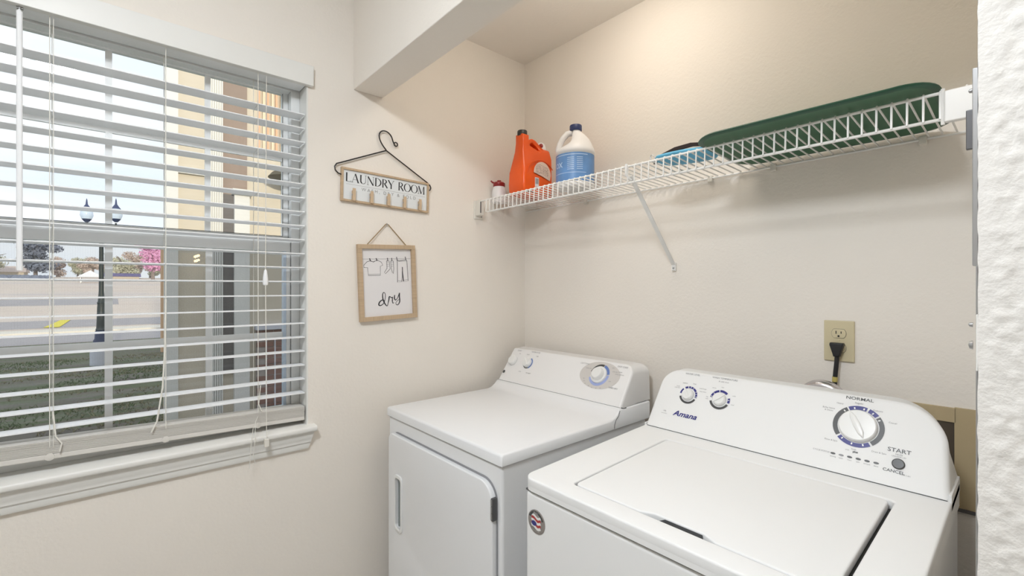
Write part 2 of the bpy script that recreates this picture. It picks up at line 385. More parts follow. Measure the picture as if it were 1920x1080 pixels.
# ================================================================ blind
bl = empty('window_blind', (-.033, -1.565, 2.02), 'white faux-wood venetian blind hanging half open inside the window opening', 'blind')
BY0, BY1 = -2.085, -1.050
b = MB().box(-.067, -.004, BY0, BY1+.002, 2.084, 2.103); build(b, 'headrail', 'blind', bl, .002)
import_me = None
def slat_mesh(y0, y1, w, th, tilt, crown):
    m = MB(); n = 6; top = []; bot = []
    for i in range(n+1):
        u = -w/2+w*i/n; z = crown*(1-(2*u/w)**2)+u*tilt
        top.append((u, z+th/2)); bot.append((u, z-th/2))
    P = bot+top[::-1]; k = len(P)
    vs = [(p[0], y0, p[1]) for p in P]+[(p[0], y1, p[1]) for p in P]
    fs = [(i, (i+1) % k, k+(i+1) % k, k+i) for i in range(k)]+[tuple(range(k))[::-1], tuple(range(k, 2*k))]
    return m.add(vs, fs)
# slats: one mesh, shared
first = None
for k in range(-8, 13):
    z = 1.3948+.04895*k
    if z > 2.05: break
    if first is None:
        m = slat_mesh(BY0, BY1, .062, .0030, .03, .0014)
        m.v = [(x-.036, y, zz+z) for x, y, zz in m.v]
        first = build(m, 'slat', 'blind', bl); z_first = z
        s = first
    else:
        s = first.copy(); COL.objects.link(s); s.location = (0, 0, z-z_first)
    # tiny sag differences
    s.rotation_euler = (0, 0, 0)
# gathered slats lying on the bottom rail
f2 = None
for k in range(13):
    z = .9245+.0026*k
    if f2 is None:
        m = slat_mesh(BY0, BY1, .062, .0019, 0, .0004); m.v = [(x-.036, y, zz+z+(BY1-y)*.027) for x, y, zz in m.v]
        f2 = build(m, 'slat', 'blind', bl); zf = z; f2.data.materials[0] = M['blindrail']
    else:
        s = f2.copy(); COL.objects.link(s); s.location = (random.uniform(-.0015, .0015), random.uniform(-.001, .001), z-zf)
m = slat_mesh(BY0, BY1, .062, .0145, 0, 0); m.v = [(x-.036, y, zz+.9155+(BY1-y)*.027) for x, y, zz in m.v]
build(m, 'bottom_rail', 'blindrail', bl, .003)
for y in (-1.925, -1.683, -1.441, -1.197):
    b = MB(); b.tube([(-.0035, y, 2.084), (-.0035, y, .957)], .0011, 5); b.tube([(-.068, y, 2.084), (-.068, y, .957)], .0011, 5)
    b.tube([(-.0035, y+.007, 2.084), (-.0035, y+.007, .957)], .0008, 5) if y < -1.6 else None
    for k in range(-8, 13):
        z = 1.3948+.04895*k-.0022
        if z < 2.05: b.tube([(-.0035, y, z+.002), (-.068, y+.002, z)], .0007, 4)
    build(b, 'ladder_cord', 'cord', bl)
# slack lift cord at the middle ladder
b = MB().tube([(-.003, -1.441, 1.34), (-.002, -1.443, 1.20), (.000, -1.449, 1.08), (.003, -1.462, .985), (.003, -1.475, .955)], .0022, 6); build(b, 'lift_cord', 'cord', bl)
b = MB().tube([(-.003, -1.677, 1.05), (.000, -1.672, .985), (.003, -1.660, .965), (.004, -1.664, .945)], .0018, 6); build(b, 'lift_cord', 'cord', bl)
b = MB().tube([(-.003, -1.190, 1.05), (.000, -1.196, .99), (.002, -1.188, .965)], .0015, 6); build(b, 'lift_cord', 'cord', bl)
for y in (-1.683, -1.441, -1.197):
    b = MB().lathe([(.0095, 0), (.0095, .003), (.004, .004)], 12, face_mtx((-.005, y, .9155+(BY1-y)*.027), (0, 1, 0), (0, 0, 1))); build(b, 'cord_plug', 'blindrail', bl)
b = MB().lathe([(.0058, 1.417), (.0062, 1.425), (.0058, 1.44), (.0058, 2.068), (.002, 2.073)], 10, Matrix.Translation((.006, -1.736, 0)))
w = build(b, 'tilt_wand', 'blind', bl)
b = MB().tube([(-.004, -1.736, 2.086), (.004, -1.736, 2.084), (.006, -1.736, 2.078), (.006, -1.736, 2.068)], .002, 6); b.box(-.006, .003, -1.742, -1.730, 2.078, 2.088); build(b, 'wand_hook', 'steel', w)
b = MB().tube([(-.004, -1.172, 2.085), (.000, -1.174, 1.9), (.0, -1.176, 1.43), (.02, -1.179, 1.2), (.045, -1.183, .905), (.046, -1.183, .885)], .0012, 6)
lc = build(b, 'pull_cord', 'cord', bl)
b = MB().lathe([(.002, 1.435), (.0045, 1.430), (.0075, 1.408), (.0085, 1.392), (.0075, 1.384), (.003, 1.381)], 14, Matrix.Translation((.0, -1.176, 0))); build(b, 'tassel', 'blind', lc)
b = MB().box(.0405, .0515, -1.190, -1.176, .858, .884); build(b, 'tassel', 'clip', lc, .002)
b = MB().tube([(.042, -1.215, .93), (.047, -1.217, .88), (.047, -1.222, .84), (.047, -1.216, .812)], .0010, 5); b.tube([(.044, -1.221, .93), (.05, -1.229, .87), (.045, -1.232, .80)], .0010, 5)
b.tube([(-.003, -1.197, .95), (.035, -1.212, .945), (.043, -1.217, .925)], .001, 5)
build(b, 'lift_cord', 'cord', bl)

# ================================================================ hanger sign on the left wall
hs = empty('hanger_sign', (.0, -.745, 1.69), 'black wire clothes-hanger sign reading LAUNDRY ROOM with five wooden pegs', 'sign')
tilt = math.radians(-1.2)
SM = Matrix.Translation((.0, -.7435, 1.7535)) @ Matrix.Rotation(tilt, 4, 'X') @ face_mtx((0, 0, 0), (0, 1, 0), (0, 0, 1))
SW, SH = .184, .0625
b = MB().box(-SW+.006, SW-.006, -SH+.006, SH-.006, .002, .007, SM); brd = build(b, 'sign_board', 'board', hs)
for nm, a, mm in (('frame_rail', (-SW, SW, SH-.008, SH), 'woodh'), ('frame_rail', (-SW, SW, -SH, -SH+.008), 'woodh'), ('frame_stile', (-SW, -SW+.008, -SH+.008, SH-.008), 'wood'), ('frame_stile', (SW-.008, SW, -SH+.008, SH-.008), 'wood')):
    b = MB().box(a[0], a[1], a[2], a[3], .0, .013, SM); build(b, nm, mm, hs, .001)
# lettering, high-contrast capitals drawn stroke by stroke
def glyph(b, ch, x, y, h, mt):
    T, t = .155*h, .035*h
    def L(p, q, w): b.strip([(x+p[0]*h, y+p[1]*h), (x+q[0]*h, y+q[1]*h)], w, mt)
    def A(cx, cy, rx, ry, a0, a1, wf, n=14):
        P = []; Wd = []
        for i in range(n+1):
            q = math.radians(a0+(a1-a0)*i/n); P.append((x+(cx+rx*math.cos(q))*h, y+(cy+ry*math.sin(q))*h)); Wd.append(wf(q)*h)
        b.strip(P, Wd, mt)
    thick = lambda q: .03+.125*abs(math.cos(q))**1.5
    def serif(px, py): L((px-.11, py), (px+.11, py), t)
    if ch == 'L': L((.14, 0), (.14, 1), T); L((.14, .017), (.66, .017), t); serif(.14, .985); L((.65, 0), (.65, .16), t); return .74
    if ch == 'A': L((.06, 0), (.42, 1), t*1.2); L((.42, 1), (.80, 0), T); L((.2, .33), (.66, .33), t); serif(.06, .015); serif(.8, .015); return .93
    if ch == 'U': L((.16, .98), (.16, .34), T); A(.455, .34, .295, .32, 180, 360, lambda q: .15 if math.cos(q) < -.6 else .05); L((.75, .34), (.75, .98), t*1.2); serif(.16, .985); serif(.75, .985); return .92
    if ch == 'N': L((.12, 0), (.12, 1), t*1.2); L((.12, .98), (.78, .02), T); L((.8, 0), (.8, 1), t*1.2); serif(.12, .015); serif(.8, .985); return .95
    if ch == 'D': L((.16, 0), (.16, 1), T); A(.22, .5, .58, .485, 90, -90, thick, 20); L((.1, .985), (.25, .985), t); L((.1, .015), (.25, .015), t); return .92
    if ch == 'R': L((.16, 0), (.16, 1), T); A(.24, .74, .36, .245, 90, -90, thick, 16); L((.16, .49), (.28, .49), t); L((.1, .985), (.25, .985), t); L((.36, .5), (.74, .0), T); serif(.16, .015); return .82
    if ch == 'Y': L((.04, 1), (.42, .45), T); L((.42, .45), (.74, 1), t*1.2); L((.43, .5), (.43, 0), T); serif(.06, .985); serif(.74, .985); serif(.43, .015); return .84
    if ch == 'O': A(.48, .5, .42, .485, 0, 360, thick, 28); return .98
    if ch == 'M': L((.12, 0), (.14, 1), t*1.2); L((.14, 1), (.5, .05), T); L((.5, .05), (.86, 1), t*1.2); L((.88, 1), (.9, 0), T); serif(.12, .015); serif(.9, .015); return 1.06
    return .5
b = MB(); h = .033; TM = SM @ Matrix.Translation((0, 0, .0074))
adv = {'L': .74, 'A': .93, 'U': .92, 'N': .95, 'D': .92, 'R': .82, 'Y': .84, 'O': .98, 'M': 1.06, ' ': .5}
tot = sum(adv[c]*h for c in 'LAUNDRY ROOM'); k = .335/tot
x = -.335/2
for ch in 'LAUNDRY ROOM':
    if ch != ' ': glyph(b, ch, 0, 0, h, TM @ Matrix.Translation((x, .012, 0)) @ Matrix.Diagonal((k, 1, 1, 1)))
    x += adv[ch]*h*k
build(b, 'lettering', 'ink', brd, merge=False)
b = MB().strip([(-.165, .003), (.168, .003)], .0008, TM); b.text('WASH, DRY & FOLD', .0175, TM @ Matrix.Translation((.01, -.0095, 0)), space=1.55); b.v = b.v
build(b, 'small_lettering', 'inkg', brd, merge=False)
for i in range(5):
    u = -.138+.0695*i
    p = empty('peg', tuple(SM @ Vector((u, -.052, .013)))); p.parent = hs; WL[p.name] = tuple(SM @ Vector((u, -.052, .013))); p.location = Vector(WL[p.name])-Vector(WL[hs.name])
    b = MB()
    b.box(u-.0055, u+.0055, -.058, -.012, .0165, .0215, SM @ Matrix.Translation((0, 0, 0))); b.box(u-.0055, u+.0055, -.058, -.020, .0085, .0145, SM)
    build(b, 'prong', 'peg', p, .0008)
    b = MB().tube([(u-.0062, -.036, .0155), (u+.0062, -.036, .0155)], .0032, 10, mtx=SM); build(b, 'spring', 'steel', p)
# wire
zf = .010
def wpt(y, z): return (zf, y, z)
left = [wpt(-.922, 1.790), wpt(-.938, 1.793), wpt(-.949, 1.803), wpt(-.951, 1.816), wpt(-.944, 1.827), wpt(-.930, 1.833), wpt(-.75, 1.9125)]
right = [wpt(-.75, 1.9125), wpt(-.566, 1.814), wpt(-.553, 1.804), wpt(-.549, 1.794), wpt(-.552, 1.785), wpt(-.562, 1.780)]
hook = [wpt(-.75, 1.9125)]+[wpt(*p) for p in bez((-.752, 1.916), (-.772, 1.935), (-.789, 1.962), (-.774, 1.980), 8)]+[wpt(*p) for p in bez((-.774, 1.980), (-.762, 1.993), (-.738, 1.990), (-.727, 1.970), 8)[1:]]+[wpt(*p) for p in [(-.722, 1.955), (-.716, 1.944), (-.712, 1.938)]]
loop = [wpt(-.709+.0075*math.cos(q), 1.945+.0075*math.sin(q)) for q in [math.radians(230+360*i/14) for i in range(14)]]
b = MB(); b.tube(left, .0025, 8); b.tube(right, .0025, 8); b.tube(hook, .0025, 8); b.tube(loop, .0023, 8, closed=True)
build(b, 'hanger_wire', 'black', hs)

# ================================================================ framed 'dry' print
fp = empty('framed_print', (.0, -.742, 1.245), 'square oak framed print with washing line drawing and the word dry', 'picture')
FM = Matrix.Translation((.0, -.7415, 1.3955)) @ Matrix.Rotation(math.radians(2.3), 4, 'X') @ face_mtx((0, 0, 0), (0, 1, 0), (0, 0, 1))
FW, FH, fw_ = .1205, .147, .0165
b = MB().box(-FW+.005, FW-.005, -FH+.005, FH-.005, .003, .006, FM); pp = build(b, 'print', 'paper', fp)
for nm, a, mm in (('frame_rail', (-FW, FW, FH-fw_, FH), 'woodh'), ('frame_rail', (-FW, FW, -FH, -FH+fw_), 'woodh'), ('frame_stile', (-FW, -FW+fw_, -FH+fw_, FH-fw_), 'wood'), ('frame_stile', (FW-fw_, FW, -FH+fw_, FH-fw_), 'wood')):
    b = MB().box(a[0], a[1], a[2], a[3], .0, .017, FM); build(b, nm, mm, fp, .001)
a1 = FM @ Vector((-.085, FH-.004, .012)); a2 = FM @ Vector((.085, FH-.004, .012))
b = MB().tube([a1, (.008, -.752, 1.622), (.006, -.746, 1.626), (.008, -.740, 1.622), a2], .0019, 7); build(b, 'hanging_string', 'twine', fp)
b = MB().lathe([(.002, 0), (.0035, .010)], 8, face_mtx((0, -.746, 1.6235), (0, 1, 0), (0, 0, 1))); build(b, 'nail', 'steel', fp)
# drawing: coordinates in print units (crop pixels), mapped to the inner sheet
IM = FM @ Matrix.Translation((0, 0, .0064))
iw = (FW-fw_); ih = (FH-fw_)
def P_(cx, cy):
    # bilinear inverse of the four inner corners seen: TL(145,305) TR(640,305) BL(165,1010) BR(655,965)
    v = (cy-305)/(682); u = (cx-(145+20*v))/(495-5*v)
    return (-iw+2*iw*u, ih-2*ih*v)
b = MB(); T = .0016
def S_(pts, w=T): b.strip([P_(*p) for p in pts], w, IM)
S_([(150, 408), (640, 402)], .0008)
S_([(228, 425), (200, 435), (170, 468), (170, 492), (205, 492), (212, 572), (328, 572), (328, 480), (352, 470), (340, 440), (300, 418), (285, 424), (262, 434), (240, 430), (228, 425)])
S_([(212, 560), (326, 560)], .0009); S_([(240, 425), (262, 440), (288, 422)], .0009)
S_([(225, 400), (234, 428)], .0035); S_([(288, 398), (296, 425)], .0035)
for q in (0, 42):
    S_([(390+q, 425), (395+q, 500), (368+q*1.9, 545), (378+q*1.9, 558), (425+q*.9, 510), (418+q, 425), (390+q, 425)])
    for k in range(3): S_([(394+q, 440+k*20), (416+q, 440+k*20)], .0008)
    S_([(400+q, 395), (404+q, 430)], .0028)
S_([(500, 420), (520, 425), (590, 415), (600, 420), (612, 638), (565, 645), (552, 490), (545, 645), (500, 650), (500, 420)], .002)
S_([(552, 490), (556, 600), (562, 640)], .0032); S_([(505, 635), (545, 632)], .0009); S_([(566, 630), (610, 624)], .0009); S_([(510, 432), (600, 428)], .0009)
S_([(493, 385), (500, 425)], .003); S_([(583, 382), (592, 420)], .003)
build(b, 'line_drawing', 'ink', pp, merge=False)
b = MB()
def SW_(ctrl, ws):
    pts = []; wd = []
    for i in range(len(ctrl)-1):
        p0 = ctrl[max(i-1, 0)]; p1 = ctrl[i]; p2 = ctrl[i+1]; p3 = ctrl[min(i+2, len(ctrl)-1)]
        for k in range(6):
            t = k/6
            pts.append(tuple(.5*((2*p1[j])+(-p0[j]+p2[j])*t+(2*p0[j]-5*p1[j]+4*p2[j]-p3[j])*t*t+(-p0[j]+3*p1[j]-3*p2[j]+p3[j])*t**3) for j in (0, 1)))
            wd.append(ws[i]+(ws[i+1]-ws[i])*t)
    pts.append(ctrl[-1]); wd.append(ws[-1]); b.strip([P_(*p) for p in pts], wd, IM)
SW_([(370, 840), (345, 825), (318, 845), (310, 872), (328, 880), (355, 862), (372, 815), (375, 770), (360, 748), (348, 770), (352, 820), (372, 868), (392, 888), (402, 860)],
    [.0025, .0035, .005, .005, .0035, .0028, .0025, .0025, .0025, .004, .005, .0045, .003, .0025, .0035, .004, .002][:14])
SW_([(402, 860), (410, 825), (414, 798), (424, 796), (434, 808), (447, 803), (445, 838), (450, 864), (462, 858)], [.003, .0045, .005, .003, .003, .0035, .004, .003, .0015])
SW_([(470, 780), (466, 808), (474, 832), (492, 822), (508, 790), (518, 762)], [.003, .005, .004, .0025, .003, .003])
SW_([(519, 760), (517, 800), (520, 850), (504, 882), (486, 882), (480, 862), (500, 838), (526, 824)], [.004, .005, .0045, .003, .0025, .002, .002, .0015])
build(b, 'script_word', 'ink', pp, merge=False)

# ================================================================ consoles
def console(mb, x0, x1, yb, zb, yt, zt, yback, r0, r1, bev, taper=.012, n=8, side=0.0):
    """control panel housing: rounded outline swept from the sloping face to the back"""
    L = math.hypot(yt-yb, zt-zb); vdir = Vector((0, (yt-yb)/L, (zt-zb)/L)); nrm = Vector((0, -vdir.z, vdir.y))
    def outline(ins, R0, R1):
        P = []
        xa, xb, t = x0+ins, x1-ins, L-ins
        P.append((xa, 0))
        for i in range(n+1):
            q = PI-PI/2*i/n; P.append((xa+R0+R0*math.cos(q), t-R0+R0*math.sin(q)))
        for i in range(n+1):
            q = PI/2-PI/2*i/n; P.append((xb-R1+R1*math.cos(q), t-R1+R1*math.sin(q)))
        P.append((xb, 0))
        return [(p[0]+(taper*(p[1]/L) if p[0] < (xa+xb)/2 else -taper*(p[1]/L)), p[1]) for p in P]
    rings = []
    steps = 4
    for k in range(steps+1):
        q = PI/2*k/steps
        ins = bev*(1-math.sin(q)); dep = -bev*(1-math.cos(q))
        O = outline(ins, max(r0-ins, .002), max(r1-ins, .002))
        rings.append([Vector((p[0], yb, zb))+vdir*p[1]+nrm*dep for p in O])
    O = outline(0, r0, r1)
    # back ring: straight up at yback, slightly lower
    xm = (x0+x1)/2
    def lean(p, k): return p[0]-(1 if p[0] > xm else -1)*k*min(1, p[1]/L*1.6)*min(1, abs(p[0]-xm)/(.4*(x1-x0)))
    rings.append([Vector((lean(p, side*.4), (yback*.55+(yb+vdir.y*p[1])*.45), zb+vdir.z*p[1]*.995)) for p in O])
    rings.append([Vector((lean(p, side), yback, zb+vdir.z*p[1]*.93)) for p in O])
    m = len(O); vs = [p for R in rings for p in R]; fs = [tuple(range(m))]
    for i in range(len(rings)-1):
        for k in range(m-1): fs.append((i*m+k, i*m+k+1, (i+1)*m+k+1, (i+1)*m+k))
        fs.append((i*m+m-1, i*m, (i+1)*m, (i+1)*m+m-1))
    fs.append(tuple(range((len(rings)-1)*m, len(rings)*m)))
    mb.add(vs, fs); return mb
def plane(yb, zb, yt, zt, h=.0006):
    L = math.hypot(yt-yb, zt-zb)
    F = face_mtx((0, yb, zb), (1, 0, 0), (0, (yt-yb)/L, (zt-zb)/L))
    return F @ Matrix.Translation((0, 0, h))
def at(F, x, y, rot=0): return F @ Matrix.Translation((x, y, 0)) @ Matrix.Rotation(math.radians(rot), 4, 'Z')

# ================================================================ dryer
dr = empty('clothes_dryer', (.408, -.42, 0), 'white front-loading clothes dryer with side-hinged door, in the corner under the shelf', 'dryer')
b = MB().box(.073, .741, -.770, -.075, .02, .892); build(b, 'cabinet', 'enamel', dr, .010, 3)
b = MB()
for x in (.12, .69):
    for y in (-.72, -.13): b.lathe([(.02, 0), (.02, .012), (.012, .02)], 12, Matrix.Translation((x, y, 0)))
build(b, 'feet', 'rubber', dr)
# top with the cove that rises to the console
cove = [(-.776, .8925), (-.776, .917), (-.7735, .9225), (-.768, .925), (-.300, .925)]+[(-.300+.062*t, .925+.031*(t**2.2)) for t in (.25, .5, .7, .85, 1)]+[(-.06, .956), (-.06, .8925)]
vs = []; xs_ = [(.068, 0.006), (.071, .002), (.077, 0), (.737, 0), (.743, .002), (.746, .006)]
for (x, d) in xs_:
    for (y, z) in cove: vs.append((x, y+(d*.5 if y < -.7 else 0), z-(d if z > .92 else 0)))
n_ = len(cove); fs = [tuple(range(n_)), tuple(range(5*n_, 6*n_))]
for i in range(5):
    for k in range(n_): fs.append((i*n_+k, i*n_+(k+1) % n_, (i+1)*n_+(k+1) % n_, (i+1)*n_+k))
build(MB().add(vs, fs), 'top_panel', 'enamel', dr, smooth=50)
b = MB().box(.0742, .7405, -.7735, -.08, .8905, .8928); build(b, 'top_seam', 'gap', dr)
DF = (-.235, .9585, -.140, 1.097)
cons = build(console(MB(), .074, .742, *DF, -.052, .012, .040, .010, .004), 'control_console', 'plastic', dr, smooth=40)
b = MB().box(.078, .738, -.2325, -.07, .9555, .9588); b.tube([(.7425, -.232, .957), (.7435, -.218, .953), (.7437, -.205, .9535)], .0016, 6); build(b, 'console_seam', 'gap', cons)
# end cover line of the console on the right side
b = MB().tube([(.7462, -.245, .950), (.7463, -.252, .935), (.7465, -.268, .922), (.7465, -.275, .908), (.7465, -.276, .895)], .0009, 5); build(b, 'end_cover_line', 'gap', dr)
F = plane(*DF)
def knob(mb, F, x, y, r, h, ptr=None, plen=0, ridge=True):
    mb.lathe([(r, 0), (r, h*.35), (r*.93, h*.8), (r*.80, h), (.001, h*1.02)], 28, at(F, x, y))
    if ptr is not None:
        mb.curve2d([[(-r*.9, -r*.16), (r*.2, -r*.20), (r*(1+plen), -r*.05), (r*(1+plen), r*.05), (r*.2, r*.20), (-r*.9, r*.16)]], h*.12, .0008, at(F, x, y, ptr) @ Matrix.Translation((0, 0, h*1.05)))
    return mb
for (x, y, r, p) in ((.116, .100, .0235, None), (.2135, .100, .0215, 130)):
    k = build(knob(MB(), F, x, y, r, .015, p), 'knob', 'knob', cons)
b = MB().lathe([(.034, 0), (.034, .006), (.033, .0075), (.001, .0075)], 36, at(F, .604, .104)); kd = build(b, 'timer_dial', 'knob', cons)
b = MB(); knob(b, F, .604, .104, .0255, .024, None); b.box(-.031, -.015, -.004, .004, .004, .012, at(F, .604, .104, -32)); build(b, 'dial_grip', 'knob', kd, .0015)
b = MB().arc(.604, .104, .001, .092, 0, 2*PI, 40, F, 0, 1, .60); build(b, 'dial_panel_print', 'pale', cons)
b = MB(); F2 = plane(*DF, .0010)
b.arc(.604, .104, .034, .0445, math.radians(-160), math.radians(5), 20, F2); build(b, 'dial_ring_light', 'lblue', cons)
b = MB(); b.arc(.604, .104, .034, .0445, math.radians(10), math.radians(75), 10, F2); build(b, 'dial_ring_blue', 'blue', cons)
b = MB(); b.arc(.2135, .100, .022, .0275, math.radians(-60), math.radians(70), 14, F2); build(b, 'dial_ring_blue', 'blue', cons)
b = MB(); b.arc(.604, .104, .034, .0445, math.radians(78), math.radians(168), 12, F2); build(b, 'dial_ring_dark', 'grey', cons)
b = MB(); b.arc(.2135, .100, .022, .0255, math.radians(-170), math.radians(-62), 12, F2); build(b, 'dial_ring_dark', 'grey', cons)
b = MB(); b.arc(.0896, .0406, .0002, .0075, 0, 2*PI, 16, F2)
build(b, 'round_mark', 'grey', cons)
b = MB()
for (tx, x, y, s_) in (('START', .128, .1525, .009), ('ON', .139, .138, .006), ('TEMPERATURE', .232, .156, .0085), ('HIGH', .192, .140, .007), ('MED', .252, .138, .007), ('LOW', .188, .055, .007), ('NO HEAT', .243, .055, .007),
                    ('COTTONS', .518, .141, .009), ('EASY CARE', .692, .150, .009), ('MORE DRY', .545, .124, .006), ('DRY', .655, .140, .006), ('LESS DRY', .668, .126, .006), ('DAMP', .690, .128, .006), ('COOL DOWN', .690, .118, .006),
                    ('TIMED DRY', .684, .063, .008), ('80', .541, .080, .006), ('70', .546, .070, .006), ('60', .556, .061, .006), ('50', .575, .054, .006), ('40', .592, .050, .006), ('30', .612, .050, .006), ('20', .630, .054, .006), ('OFF', .660, .086, .006)):
    b.text(tx, s_, at(F2, x, y))
build(b, 'console_lettering', 'lgrey', cons, merge=False)
# door
DX0, DX1, DZ0, DZ1 = .103, .719, .20, .839
b = MB().curve2d([rrect(DX0-.006, DX1+.006, DZ0-.006, DZ1+.006, .058, 8)], .0008, 0, face_mtx((0, -.7712, 0), (1, 0, 0), (0, 0, 1))); build(b, 'door_shadow_gap', mat('door_gap_shade_grey', (.30, .30, .31), rough=.6), dr)  # grey plate behind the door, the gap's shade put into its colour
b = MB()
HX0, HX1, HZ0, HZ1 = .166, .206, .512, .690
b.curve2d([rrect(DX0, DX1, DZ0, DZ1, .054, 8, (.054, .054, .03, .054)), rrect(HX0, HX1, HZ0, HZ1, .014, 5)], .006, .004, face_mtx((0, -.7770, 0), (1, 0, 0), (0, 0, 1)), 3)
door = build(b, 'door', 'enamel', dr, smooth=50)
b = MB().curve2d([rrect(DX0+.012, DX1-.012, DZ0+.012, DZ1-.012, .046, 8), rrect(DX0+.0155, DX1-.0155, DZ0+.0155, DZ1-.0155, .043, 8)], .0006, 0, face_mtx((0, -.7868, 0), (1, 0, 0), (0, 0, 1)))
b = MB()
b.curve2d([rrect(HX0-.007, HX1+.007, HZ0-.012, HZ1+.012, .016, 5), rrect(HX0, HX1, HZ0, HZ1, .012, 5)], .003, .002, face_mtx((0, -.7880, 0), (1, 0, 0), (0, 0, 1)))
hd = build(b, 'handle', 'knob', door)
b = MB().box(HX0, HX1, -.7735, -.7715, HZ0, HZ1); b.box(HX0+.010, HX0+.013, -.784, -.7715, HZ0+.005, HZ1-.004); build(b, 'handle_recess', mat('recess_grey_green', (.34, .37, .36), rough=.4), door)
b = MB(); b.box(.7150, .7245, -.7885, -.7720, .741, .803)
hg = build(b, 'hinge', 'hinge', dr, .002); b = MB()
for k in range(3): b.tube([(.7185, -.7885, .745+.019*k), (.7185, -.7885, .762+.019*k)], .0026, 8)
build(b, 'hinge_barrel', 'steel', hg)
hg2 = MB(); hg2.box(.712, .7265, -.7905, -.7720, .24, .302); build(hg2, 'hinge', 'hinge', dr, .002)

# ================================================================ washer
ws_ = empty('washing_machine', (1.228, -.48, 0), 'white top-loading washing machine with big round dial, beside the dryer', 'washing machine')
b = MB().box(.882, 1.574, -.816, -.135, .03, .893); build(b, 'cabinet', 'enamel2', ws_, .012, 3)
b = MB()
for x in (.93, 1.53):
    for y in (-.77, -.19): b.lathe([(.022, 0), (.022, .014), (.012, .03)], 12, Matrix.Translation((x, y, 0)))
build(b, 'feet', 'rubber', ws_)
b = MB().box(.884, 1.572, -.8145, -.14, .8905, .8945); build(b, 'top_seam', 'gap', ws_)
# sloping deck with an opening for the lid
SL = .019/.515
DM = Matrix(((1, 0, 0, 0), (0, 1, 0, 0), (0, SL, 1, .925+.820*SL), (0, 0, 0, 1)))
LX0, LX1, LY0, LY1 = .996, 1.492, -.765, -.370
hole = rrect(LX0-.004, LX1+.009, LY0-.004, LY1+.003, .012, 4)
outer = rrect(.8785, 1.5785, -.821, -.150, .022, 5, (.03, .012, .012, .03))
nrim = len(outer)
b = MB().curve2d([outer, hole], .0065, .0045, DM @ Matrix.Translation((0, 0, -.011)), 3)
deck = build(b, 'deck', 'enamel2', ws_, smooth=50)
# skirt below the deck
b = MB(); O = rrect(.8787, 1.5783, -.8208, -.150, .022, 5, (.03, .012, .012, .03)); k_ = len(O); vs = []
for p in O: vs.append((p[0], p[1], .8955))
for p in O: vs.append((p[0], p[1], (DM @ Vector((p[0], p[1], -.012))).z))
b.add(vs, [(i, (i+1) % k_, k_+(i+1) % k_, k_+i) for i in range(k_)]); b.add([(p[0], p[1], .8955) for p in O], [tuple(range(k_))[::-1]])
build(b, 'deck_skirt', 'enamel2', deck)
b = MB().box(LX0-.01, LX1+.014, LY0-.01, LY1+.01, -.024, -.022, DM); build(b, 'lid_well', 'gap', deck)
lid = [(LX0+.012, LY0), (1.166, LY0), (1.186, LY0+.009), (1.296, LY0+.009), (1.316, LY0)]+rrect(LX0, LX1, LY0, LY1, .012, 4)[1:]
rr = rrect(LX0, LX1, LY0, LY1, .012, 4)
lidp = [(1.165, LY0), (1.192, LY0+.012), (1.292, LY0+.012), (1.318, LY0)]+rr
b = MB().curve2d([lidp], .0055, .0035, DM @ Matrix.Translation((0, 0, -.0095)), 3)
lo_ = build(b, 'lid', 'enamel2', ws_, smooth=50)
b = MB().box(1.19, 1.292, LY0-.003, LY0+.010, -.020, -.0135, DM).add([(1.190, LY0+.0105, -.018), (1.292, LY0+.0105, -.018), (1.290, LY0+.0105, -.0035), (1.215, LY0+.0105, -.0035)], [(0, 1, 2, 3)], DM); build(b, 'finger_slot_shade', 'gap', lo_)  # dark sheet over the lid edge, painted as shade inside the slot
# console
WF = (-.303, .9475, -.205, 1.117)
wc = build(console(MB(), .883, 1.5765, *WF, -.150, .055, .085, .012, .014, 12, .026), 'control_console', 'enamel2', ws_, smooth=40)
b = MB().box(.887, 1.572, -.300, -.16, .9435, .9478); build(b, 'console_seam', 'gap', wc)
b = MB().box(1.5735, 1.5785, -.30, -.155, .925, .958); build(b, 'deck_wing', 'enamel2', deck, .001)
b = MB().box(.8785, .8835, -.30, -.155, .925, .952); build(b, 'deck_wing', 'enamel2', deck, .001)
F = plane(*WF, .0008)
R_ = math.radians
def seg(m, cx, cy, r0, r1, a0, a1): build(MB().arc(cx, cy, r0, r1, R_(a0), R_(a1), 12, F), 'dial_ring_segment', m, wc)
for (cx, cy, r0, r1) in ((.9945, .1165, .0215, .0275), (1.0890, .1195, .0225, .0290)):
    for (a0, a1) in ((15, 60), (64, 98), (104, 128), (138, 176), (-12, 12)) if cx < 1 else ((48, 98), (104, 172), (-14, 18)): seg('navy', cx, cy, r0, r1, a0, a1)
for (a0, a1) in ((73, 118), (42, 68), (222, 304)): seg('navy', 1.414, .1165, .040, .0495, a0, a1)
for (cx, cy, r0, r1) in ((.9945, .1165, .0215, .0275), (1.0890, .1195, .0225, .0290)): seg('grey', cx, cy, r0, r1, 196, 335)
for (a0, a1) in ((122, 217), (309, 398)): seg('grey', 1.414, .1165, .040, .0495, a0, a1)
b = MB(); F3 = plane(*WF, .0012)
for a in (80, 104, 55, 30, 132, 232, 260, 288):
    q = R_(a); b.strip([(1.414+.0415*math.cos(q), .1165+.0415*math.sin(q)), (1.414+.046*math.cos(q), .1165+.046*math.sin(q))], .0028, F3)
for (cx, cy, aa) in ((.9945, .1165, (-5, 30, 82)), (1.089, .1195, (5, 100, 140, 165))):
    for a in aa: q = R_(a); b.strip([(cx+.0235*math.cos(q), cy+.0235*math.sin(q)), (cx+.0275*math.cos(q), cy+.0275*math.sin(q))], .002, F3)
build(b, 'dial_tick', 'knob', wc)
k1 = build(knob(MB(), F, .9945, .1165, .0180, .012, 118, .16), 'knob', 'knob', wc)
